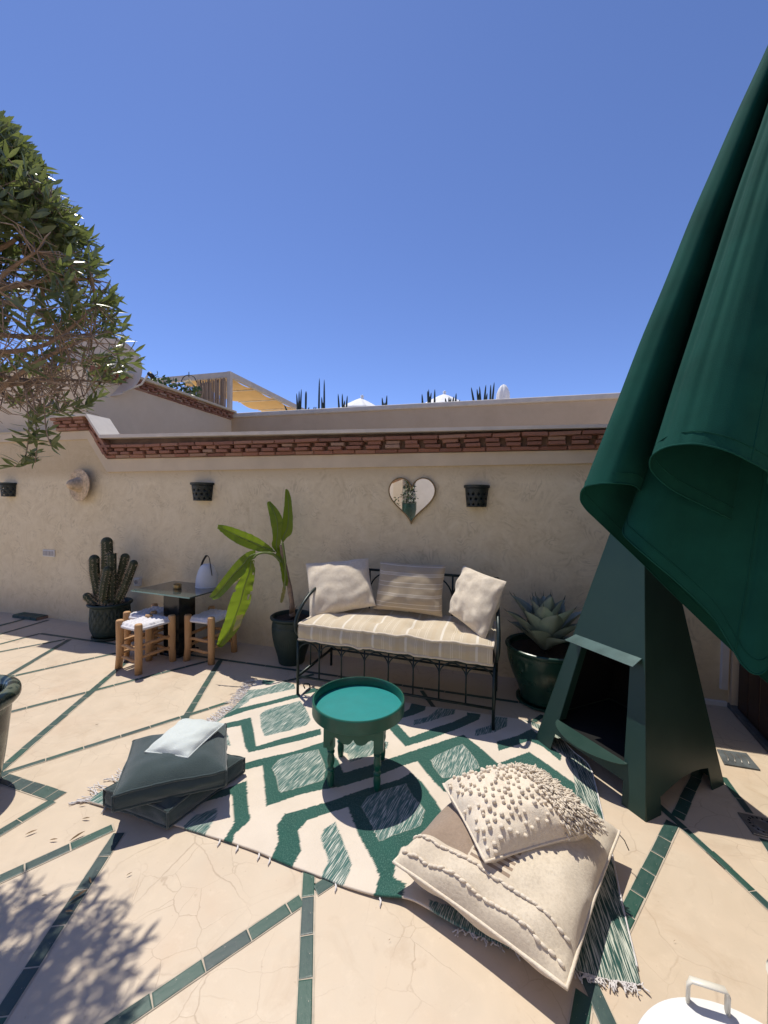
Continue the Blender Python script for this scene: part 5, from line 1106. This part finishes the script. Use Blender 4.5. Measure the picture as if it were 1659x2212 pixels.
for (a0, a1) in ((.0, .0), (.0, .0)): pass
lipf = lambda t, s: CP(cL, cF, lerp(.15, .86, t), .187) + fo * (.004 + .115 * s * math.sin(t * math.pi) ** .6) + Vector((0, 0, -.004 * s))
mb.grid(lipf, 28, 3); solid(mb.build('lip_tray', 'steel_green', ch, smooth=False), .004, -1)
for A_, B_ in ((cL, cF),):
    for a in (.17, .83):
        mb = MB(); dpt = -fo * .05; mb.quad(CP(A_, B_, a, .187), CP(A_, B_, a, .655), CP(A_, B_, a, .655) + dpt, CP(A_, B_, a, .187) + dpt); solid(mb.build('mouth_cheek', 'steel_green', ch, smooth=False), .003)
for A_ in (cF, cL, cR, cB): mb = MB(); mb.tube([CP(A_, A_, 0, z / 10 * ZT) for z in range(11)], .0045, 6); mb.build('weld_seam', 'steel_green', ch)
mb = MB(); tp_ = [CP(A_, B_, 0, ZT) for A_, B_ in ((cF, cR), (cR, cB), (cB, cL), (cL, cF))]; tcx = sum(tp_, Vector()) / 4; mb.tube([tcx - Vector((0, 0, .05)), tcx + Vector((0, 0, .10))], .035, 16); mb.build('flue', 'steel_green', ch)
# ================================================================ GREEN PARASOL (closed)
hem_px = [(2050, 2050, 1.66), (1700, 1830, 1.64), (1390, 1555, 1.60), (1050, 1230, 1.58), (860, 1040, 1.55), (640, 830, 1.48), (490, 680, 1.45), (468, 612, 1.43), (490, 562, 1.39), (560, 537, 1.32), (680, 533, 1.27), (800, 545, 1.30), (850, 590, 1.37), (825, 650, 1.43), (770, 745, 1.42), (738, 842, 1.38), (780, 902, 1.34), (900, 1008, 1.30), (1100, 1178, 1.28), (1300, 1372, 1.26), (1420, 1560, 1.24), (1500, 1690, 1.22), (1590, 1748, 1.20), (1670, 1690, 1.20), (1750, 1500, 1.24), (1790, 1200, 1.30), (1770, 960, 1.32), (1659, 872, 1.30), (1480, 790, 1.27), (1300, 700, 1.25), (1100, 602, 1.24), (1000, 537, 1.23), (930, 468, 1.22), (908, 418, 1.20), (918, 368, 1.17), (960, 330, 1.12), (1020, 303, 1.08), (1100, 289, 1.04), (1220, 287, 1.0), (1400, 330, .97), (1550, 400, .97), (1659, 462, .99), (1850, 590, 1.05)]
apx = P(1944, -514, 1.32); hem = [P(*zz('U', (x, y)), Y) for x, y, Y in hem_px]; ax0 = Vector((apx.x - .02, apx.y, 0))
last, first = hem[-1], hem[0]
for k in range(1, 15):
    a = lerp(-1.1, 2.0, k / 15); r = .30 if k % 2 else .13; hem.append(Vector((ax0.x + .06 + math.cos(a) * r, ax0.y + math.sin(a) * r, lerp(last.z, .95, k / 15))))
hem = cr(hem, 7, closed=True); NH = len(hem); px_ = thing('green_parasol', 'closed dark green garden parasol hanging in folds at the right edge', 'parasol', (ax0.x + .75, ax0.y - .15, 0))
mb = MB(); NT = 48; rows = []
for h_i, h in enumerate(hem):
    row = []
    for k in range(NT + 1):
        t = k / NT; p = h.lerp(apx, t); pl = (.022 * nz((h_i * .085, .3, t * .5)) + .009 * nz((h_i * .31, 2.3, t * .9))); o_ = (p - (ax0 + Vector((0, 0, p.z)))); o_.z = 0
        if o_.length > 1e-6: p = p + o_.normalized() * (.030 * math.sin(t * math.pi) + pl * math.sin(min(1, t * 2.2 + .12) * math.pi / 2) * (1 - t) + (.010 * nz((h.x * 9, h.y * 9 + h.z * 5, t * 1.2)) + .005 * nz((h.x * 23, h.y * 23 + h.z * 9, t * 2.5)) + .006 * nz((h.x * 4, h.z * 4, t * 9))) * (1 - t) ** .7 * min(1, t * 9 + .15))
        row.append(mb.V(p))
    rows.append(row)
for i in range(NH):
    for k in range(NT): a, b = rows[i], rows[(i + 1) % NH]; mb.f.append([a[k], b[k], b[k + 1], a[k + 1]])
mb.build('canopy', 'canvas_green', px_)
for i in range(4, NH, 46): mb2 = MB(); mb2.tube([mb.v[q] for q in rows[i][:-1]], .0022, 5); mb2.build('panel_seam', 'canvas_green', px_)
mb = MB(); mb.tube([p + Vector((0, 0, .003)) for p in hem], .0030, 6, closed=True, flat=.7); mb.build('hem', 'canvas_green', px_)
mb = MB(); ins = [h.lerp(apx, .016) + ((h - ax0) * Vector((1, 1, 0)).length * 0 if False else Vector((0, 0, 0))) for h in hem]; mb.tube([p + Vector((-.0012, -.0012, 0)) for p in ins], .0016, 4, closed=True); mb.build('hem_stitch', 'canvas_green', px_)
mx = Vector((ax0.x + .75, ax0.y - .15, 0)); mb = MB(); mb.tube([mx + Vector((0, 0, .05)), mx + Vector((0, 0, 3.2))], .04, 14); mb.build('mast', 'beam_grey', px_)
mb = MB(); mb.tube(cr([mx + Vector((0, 0, 2.6)), mx + Vector((-.1, .02, 3.7)), mx.lerp(ax0, .6) + Vector((0, 0, 4.15)), apx + Vector((0, 0, .12))], 6), .03, 12); mb.build('arm', 'beam_grey', px_)
mb = MB(); mb.lathe([(.001, .0), (.30, .0), (.30, .045), (.28, .06), (.07, .07), (.05, .12), (.001, .12)], 40, mx + Vector((0, 0, .001))); mb.build('foot', 'slate_plate', px_, auto=40)
mb = MB(); mb.lathe([(.001, .10), (.03, .06), (.05, -.02)], 16, apx); mb.build('finial', 'beam_grey', px_)
# ================================================================ URN AND TREE
uc = Vector((-2.068, 1.87, 0)); pr = smooth_prof([(.165, 0), (.17, .02), (.190, .15), (.206, .30), (.214, .38), (.216, .405)], 5) + smooth_prof([(.216, .405), (.235, .415), (.250, .44), (.246, .475), (.222, .492), (.195, .485)], 5)
pot_obj('garden_urn', 'dark veined green urn cut off at the left edge', uc, pr, [(.180, .46), (.175, .40), (.001, .40)], 'veined_urn_glaze', cat='urn', soil=(.175, .405))
tre = thing('oleander_tree', 'bushy tree with narrow leaves and bare inner twigs at the left edge', 'tree', uc + Vector((0, 0, .40)))
r3 = random.Random(33); ctr = Vector((-1.64, 1.60, 0)); KZ = .82
def cz(z): return 1.45 + (z - 1.45) * KZ
def crown_r(z):
    zs = [1.82, 1.92, 2.02, 2.2, 2.5, 2.8, 3.0, 3.18, 3.30]; rs_ = [.12, .36, .54, .68, .60, .48, .34, .19, .05]
    return KZ * float(np.interp((z - 1.45) / KZ + 1.45, zs, rs_))
mb = MB(); tk = cr([uc + Vector((0, 0, .38)), uc + Vector((.0, -.02, .8)), uc + Vector((.14, -.12, 1.2)), Vector((ctr.x - .06, ctr.y + .04, 1.6)), Vector((ctr.x - .03, ctr.y, 2.0)), Vector((ctr.x, ctr.y, 2.5))], 6); mb.tube(tk, [lerp(.042, .012, k / (len(tk) - 1)) for k in range(len(tk))], 12); mb.build('trunk', 'bark', tre)
tw = MB(); lv = MB(); limbs = []; br_m = MB()
def inside(p, f=1.0):
    return math.hypot(p.x - ctr.x, p.y - ctr.y) < crown_r(p.z) * f and cz(1.82) < p.z < cz(3.32)
for k in range(24):
    az = k * 2.4 + r3.uniform(-.2, .2); z0 = lerp(cz(1.85), cz(2.7), (k + .5) / 24); st_ = Vector((ctr.x - .03, ctr.y + .01, z0)); z1 = min(cz(3.3), z0 + r3.uniform(.12, .42)); rr_ = crown_r(z1) * .80; en = Vector((ctr.x + math.cos(az) * rr_, ctr.y + math.sin(az) * rr_, z1)); md = st_.lerp(en, .5) + Vector((0, 0, r3.uniform(-.06, .02))) + rvec(r3) * .04
    pth_ = cr([st_, md, en], 6); limbs.append(pth_); br_m.tube(pth_, [lerp(.012, .004, j / 12) for j in range(13)], 7)
br_m.build('limbs', 'bark', tre)
leaf_me = bpy.data.meshes.new('leaf'); tmp = MB(); leaf_to(tmp, Vector((0, 0, 0)), Vector((0, 1, 0)), Vector((0, 0, 1)), 1.0, .23, .12, .10); leaf_me.from_pydata([tuple(p) for p in tmp.v], [], tmp.f); leaf_me.materials.append(MT['oleander_leaf']); leaf_me.polygons.foreach_set('use_smooth', [True] * len(leaf_me.polygons))
single = []
def cluster(tip, d, n, near):
    for q in range(n):
        az = q * 2.4 + r3.uniform(-.3, .3); sd = d.orthogonal().normalized(); sd = Matrix.Rotation(az, 3, d) @ sd; dl2 = (d * r3.uniform(.45, 1.0) + sd * r3.uniform(.4, .8) + Vector((0, 0, .15))).normalized(); b0_ = tip - d * (.011 * q); ln = r3.uniform(.050, .082); nrm = (d + rvec(r3) * .35).normalized()
        if near and len(single) < 250: single.append((b0_, dl2, nrm, ln))
        else: leaf_to(lv, b0_, dl2, nrm, ln, ln * r3.uniform(.20, .26), .12, r3.uniform(0, .2))
for k in range(1700):
    zt1 = r3.random() ** .85; z = lerp(cz(1.86), cz(3.28), zt1); R0 = crown_r(z); az = r3.uniform(0, 2 * math.pi); q = r3.random() ** .42; rr_ = R0 * lerp(.25, .98, q); p = Vector((ctr.x + math.cos(az) * rr_, ctr.y + math.sin(az) * rr_, z)); zu = (z - 1.45) / KZ + 1.45
    den = (.80 if q > .5 else .35) if zu > 2.5 else (.85 if q > .78 else .22) if zu > 2.1 else (.40 if q > .80 else .10)
    fz = math.cos(az - math.atan2(-ctr.y, -ctr.x))
    if fz > .15 and 1.85 < zu < 2.65: den *= .22
    lb = min(limbs, key=lambda L_: min((p - x).length for x in L_[4:])); bs = min(lb[3:], key=lambda x: (p - x).length); out = Vector((math.cos(az), math.sin(az), .55)).normalized(); mid = bs.lerp(p, .55) + rvec(r3) * .035
    leafy = r3.random() < den
    if leafy or r3.random() < .45: tw.tube([bs, mid, p], [.0030, .0024, .0014], 4, cap=False)
    for _ in range(1):
        e1 = mid + (out + rvec(r3) * 1.1) * r3.uniform(.05, .12); e2 = e1 + (out + rvec(r3) * 1.1) * r3.uniform(.05, .12)
        if inside(e1, .95) and inside(e2, .95): tw.tube([mid, e1, e2], [.0022, .0018, .0010], 4, cap=False)
    if leafy: cluster(p, (out + rvec(r3) * .55).normalized(), r3.randint(7, 11), p.y < 1.62 and p.x > -1.60 and r3.random() < .22)
for k in range(45):
    a = P(r3.uniform(-60, 130), r3.uniform(800, 880), 1.6 + r3.uniform(-.2, .2)); b = a + Vector((r3.uniform(.04, .20), r3.uniform(-.10, .10), r3.uniform(-.08, .03))); tw.tube([a, a.lerp(b, .5) + rvec(r3) * .03, b], [.0026, .002, .0010], 4, cap=False)
for pp in ([(70, 850), (78, 920), (80, 960), (76, 1000)], [(55, 845), (62, 910), (60, 960), (50, 1000), (30, 1008)], [(95, 860), (100, 930), (112, 965)]):
    pth_ = [P(x, y, 1.50) for x, y in pp]; tw.tube(cr(pth_, 4), .0022, 5); low = pp[-1][1] > 960
    for q, pt in enumerate(cr(pth_, 5)[4:]):
        if not low and q % 3: continue
        for _ in range(2): d = (Vector((r3.uniform(-.8, 1), r3.uniform(-.6, .6), r3.uniform(-.4, .6)))).normalized(); single.append((pt, d, rvec(r3), r3.uniform(.045, .075)))
tw.build('twigs', 'twig', tre, kind='stuff'); lv.build('foliage', 'oleander_leaf', tre, kind='stuff')
for b0_, d, nrm, ln in single[-300:]:
    sd = d.cross(nrm); sd = sd.normalized() if sd.length > 1e-5 else d.orthogonal().normalized(); n2 = sd.cross(d); M = Matrix((sd, d, n2)).transposed().to_4x4(); piece('leaf', leaf_me, tre, Matrix.Translation(b0_) @ M @ Matrix.Scale(ln, 4))
# ================================================================ SMALL THINGS
def circ3(a, b, c):
    ax_, ay, bx_, by, cx, cy = a.x, a.y, b.x, b.y, c.x, c.y; d = 2 * (ax_ * (by - cy) + bx_ * (cy - ay) + cx * (ay - by))
    ux = ((ax_ ** 2 + ay ** 2) * (by - cy) + (bx_ ** 2 + by ** 2) * (cy - ay) + (cx ** 2 + cy ** 2) * (ay - by)) / d; uy = ((ax_ ** 2 + ay ** 2) * (cx - bx_) + (bx_ ** 2 + by ** 2) * (ax_ - cx) + (cx ** 2 + cy ** 2) * (bx_ - ax_)) / d
    return Vector((ux, uy, a.z)), math.hypot(ax_ - ux, ay - uy)
LZt = .42
lc, lr = circ3(GZ('H', (830, 1230), LZt), GZ('H', (1060, 1074), LZt), GZ('H', (1560, 1205), LZt)); print('lid', lc, lr)
ld = thing('lidded_drum', 'white round metal drum table with handle on its lid at the bottom right', 'drum table', (lc.x, lc.y, 0)); mb = MB(Matrix.Translation((lc.x, lc.y, 0)))
mb.lathe([(.001, .002), (lr * .93, .002), (lr * .95, .01), (lr * .95, LZt - .03)], 64); mb.build('drum_body', 'white_metal', ld, auto=40)
mb = MB(Matrix.Translation((lc.x, lc.y, 0))); mb.lathe([(lr * .96, LZt - .035), (lr * .995, LZt - .03), (lr, LZt - .008), (lr * .985, LZt), (lr * .5, LZt + .003), (.001, LZt + .004)], 80); mb.build('lid', 'white_metal', ld, auto=40)
h0, h1 = GZ('H', (1150, 1100), LZt + .003), GZ('H', (1400, 1180), LZt + .003); hv = Vector((0, 0, .045)); mb = MB(); mb.tube([h0, h0 + hv * .8, h0.lerp(h1, .06) + hv, h0.lerp(h1, .94) + hv, h1 + hv * .8, h1], .0085, 8, flat=.45); mb.build('handle', 'cream_metal', ld)
cu = G(1697, 2170, .30); cuz = thing('cream_pot', 'sliver of a cream metal pot at the bottom right edge', 'pot', (cu.x + .05, cu.y, 0)); mb = MB(Matrix.Translation((cu.x + .05, cu.y, 0))); mb.lathe([(.001, .001), (.055, .001), (.062, .02), (.066, .33), (.070, .335), (.066, .34), (.061, .33), (.058, .05), (.001, .04)], 40); mb.build('body', 'cream_metal', cuz, auto=40)
# floor drain with slotted ring
dq = [GZ('K', p) for p in ((1330, 1285), (1500, 1520))]; dx = dq[1] - dq[0]; side = dx.length; dcn = dq[0] + dx / 2 + Vector((-dx.y, dx.x, 0)).normalized() * side / 2; dcn = dcn if dcn.x > dq[0].x else dq[0] + dx / 2 - Vector((-dx.y, dx.x, 0)).normalized() * side / 2
dr_ = thing('floor_drain', 'square steel floor drain with slotted round grate at the right edge', 'drain', dcn, math.atan2(dx.y, dx.x)); DM = Matrix.Translation(dcn) @ Matrix.Rotation(math.atan2(dx.y, dx.x), 4, 'Z')
mb = MB(DM); mb.box((0, 0, .004), (side, side, .006)); bevel(mb.build('plate', 'steel_plate', dr_, smooth=False), .002)
mb = MB(DM); mb.lathe([(side * .30, .0072), (side * .31, .0095), (side * .41, .0095), (side * .42, .0072)], 48); mb.lathe([(.001, .010), (side * .24, .010), (side * .26, .0075)], 48); mb.build('grate_ring', 'steel_plate', dr_, auto=40)
for k in range(16): a = k * math.pi / 8; mb = MB(DM @ Matrix.Rotation(a, 4, 'Z')); mb.box((side * .36, 0, .0098), (side * .07, side * .05, .0016)); mb.build('slot', 'soot', dr_, smooth=False)
pq_ = [GZ('K', p) for p in ((1110, 610), (1190, 770), (1580, 835), (1430, 655))]; cx_ = sum(pq_, Vector()) / 4; fp = thing('floor_plate', 'grey veined floor plate half in shade by the brown door', 'floor plate', cx_); mb = MB(); lo = [mb.V(p + Vector((0, 0, .0005))) for p in pq_]; hi = [mb.V(p + Vector((0, 0, .009))) for p in pq_]; mb.f.append(hi); mb.f += [[lo[k], lo[(k + 1) % 4], hi[(k + 1) % 4], hi[k]] for k in range(4)]; bevel(mb.build('plate', 'slate_plate', fp, smooth=False), .003)
for k in range(4):
    a, b = pq_[0].lerp(pq_[3], .2 + .2 * k), pq_[1].lerp(pq_[2], .15 + .2 * k); mb = MB(); mb.tube([a.lerp(b, .2) + Vector((0, 0, .0095)), a.lerp(b, .5) + Vector((.01, 0, .0095)), a.lerp(b, .8) + Vector((0, 0, .0095))], .004, 5, flat=.5); mb.build('rib', 'steel_plate', fp)
# dry leaves on the floor
dlm = bpy.data.meshes.new('dry_leaf'); tmp = MB(); leaf_to(tmp, Vector((0, -.5, 0)), Vector((0, 1, 0)), Vector((0, 0, 1)), 1.0, .2, .5, -.12); dlm.from_pydata([tuple(p) for p in tmp.v], [], tmp.f); dlm.materials.append(MT['dry_leaf_skin'])
rdl = random.Random(12)
for zn, p, a, l, lab in (('L', (512, 1282), .3, .03, 'small brown dry leaf touching the left tip of the rug'), ('L', (535, 1370), .0, .035, 'pale curled dry leaf on bare floor below the left rug tip'),
    ('L', (195, 1457), .7, .04, 'brown dry leaf near the urn, left of the other loose leaves'), ('L', (335, 1502), .1, .032, 'pale flat dry leaf lying above the lower left tile strip'), ('L', (482, 1482), .9, .055, 'long brown dry leaf beside the end of a green tile strip'),
    ('J', (560, 445), 2.4, .03, 'short dry leaf on the upper part of the long diagonal tile strip'), ('J', (490, 545), .9, .06, 'longest dry twig leaf lying across a joint of the diagonal tile strip'), ('J', (432, 640), .0, .03, 'dry leaf crossing the diagonal tile strip just above the tree shadow'),
    ('J', (277, 540), .1, .02, 'tiny dry leaf on bare floor left of the diagonal tile strip'), ('L', (603, 782), .4, .02, 'tiny dry leaf alone on the floor between stools and slate cushions'), ('J', (805, 405), .7, .02, 'tiny pale dry leaf on cracked floor in front of the slate cushions'),
    ('H', (1065, 738), .2, .008, 'tiny dark leaf speck on the floor right of the wool cushion'), ('F', (930, 815), .8, .009, 'tiny dark leaf speck on the floor below the rug edge')):
    g_ = GZ(zn, p); o = bpy.data.objects.new('dry_leaf', dlm); COL.objects.link(o); o.location = (g_.x, g_.y, .007); o.rotation_euler = (rdl.uniform(-.1, .1), rdl.uniform(-.2, .2), a - math.pi / 2); o.scale = (l, l, l); tag(o, lab, 'dry leaf', 'dry leaves on the floor')
# ================================================================ BEHIND THE VIEWER (seen in the mirror)
MP = WA + WNM * .022
def refl(x, y, T):
    d = ray(x, y); c = Vector((0, 0, EYE)); k = (MP - c).dot(WNM) / d.dot(WNM); m_ = c + d * k; r = d - WNM * 2 * d.dot(WNM); return m_ + r * (k * T)
hc = refl(884, 1087, 2.35); HA = WANG; HM = Matrix.Translation((hc.x, hc.y, 0)) @ Matrix.Rotation(HA, 4, 'Z')
hw_ = thing('house_wall', 'pale plaster house wall reflected in the heart mirror', 'wall', HM @ Vector((0, -.9, 0)), HA)
mb = MB(HM); mb.box((1.0, -1.3, 2.5), (15, .4, 5.0)); mb.build('plaster_face', 'plaster_pale', hw_, smooth=False)
mb = MB(HM); mb.box((-.55, -.95, 2.0), (.30, .30, 4.0)); mb.build('pilaster', 'plaster_plain', hw_, smooth=False)
w1 = MB(HM); w1.box((-1.6, -1.09, 1.35), (.7, .03, 1.0)); w1.build('window', 'black_marble', hw_, smooth=False)
mb = MB(HM); mb.box((0, -.1, .45), (5.0, .8, .90)); ldg = mb.build('garden_ledge', 'plaster_pale', smooth=False); tag(ldg, 'low pale plaster ledge under the ribbed pot in the mirror', 'ledge')
pb = HM @ Vector((0, 0, .901)); pr = [(.10, 0), (.12, .0)] + [(.12 + .09 * math.sin(min(1, k / 18) * 1.5) + (.006 if k % 2 else 0), .02 + .50 * k / 26) for k in range(27)] + [(.215, .53), (.225, .545), (.20, .55)]
pot_obj('ribbed_pot', 'ribbed dark green pot reflected in the heart mirror', pb, pr, [(.18, .54), (.17, .50), (.001, .50)], 'pot_green', soil=(.17, .505))
wp = thing('flowering_shrub', 'white flowering shrub in the ribbed pot seen in the mirror', 'plant', pb + Vector((0, 0, .5))); mb = MB(); fb = MB(); rw = random.Random(44)
for k in range(420):
    z = rw.random(); a = rw.uniform(0, 6.28); r = .26 * (1 - z * .6) * rw.random() ** .5; p = pb + Vector((math.cos(a) * r, math.sin(a) * r, .52 + z * .75)); leaf_to(mb, p, rvec(rw), rvec(rw), .075, .035)
    if k % 9 == 0:
        for q in range(5): leaf_to(fb, p + Vector((0, 0, .03)), rvec(rw), rvec(rw), .045, .04)
st_ = MB(); [st_.tube([pb + Vector((0, 0, .5)), pb + Vector((.08 * math.cos(k), .08 * math.sin(k), .9)), pb + Vector((.15 * math.cos(k), .15 * math.sin(k), 1.15))], .007, 5) for k in range(5)]; st_.build('stems', 'twig', wp); mb.build('foliage', 'dark_leaf', wp, kind='stuff'); fb.build('blossom', 'flower_white', wp, kind='stuff')
bt3 = thing('gnarled_tree', 'gnarled pale tree trunk with leaves seen in the mirror', 'tree', HM @ Vector((-.95, .2, .9))); mb = MB(); q0_ = [HM @ Vector(p) for p in ((-.95, .2, .9), (-.85, .2, 1.25), (-.62, .15, 1.5), (-.75, .1, 1.75), (-1.0, .1, 1.85), (-.55, .05, 2.05), (-.2, .0, 2.2))]
mb.tube(cr(q0_, 6), [.06] * 18 + [.045] * 19, 10); mb.build('trunk', 'pale_bark', bt3); mb = MB()
for k in range(500):
    p = HM @ Vector((rw.uniform(-1.3, -.3), rw.uniform(-.1, .4), rw.choice((rw.uniform(1.0, 1.6), rw.uniform(2.15, 2.9))))); leaf_to(mb, p, rvec(rw), rvec(rw), .085, .04)
mb.build('crown', 'dark_leaf', bt3, kind='stuff')
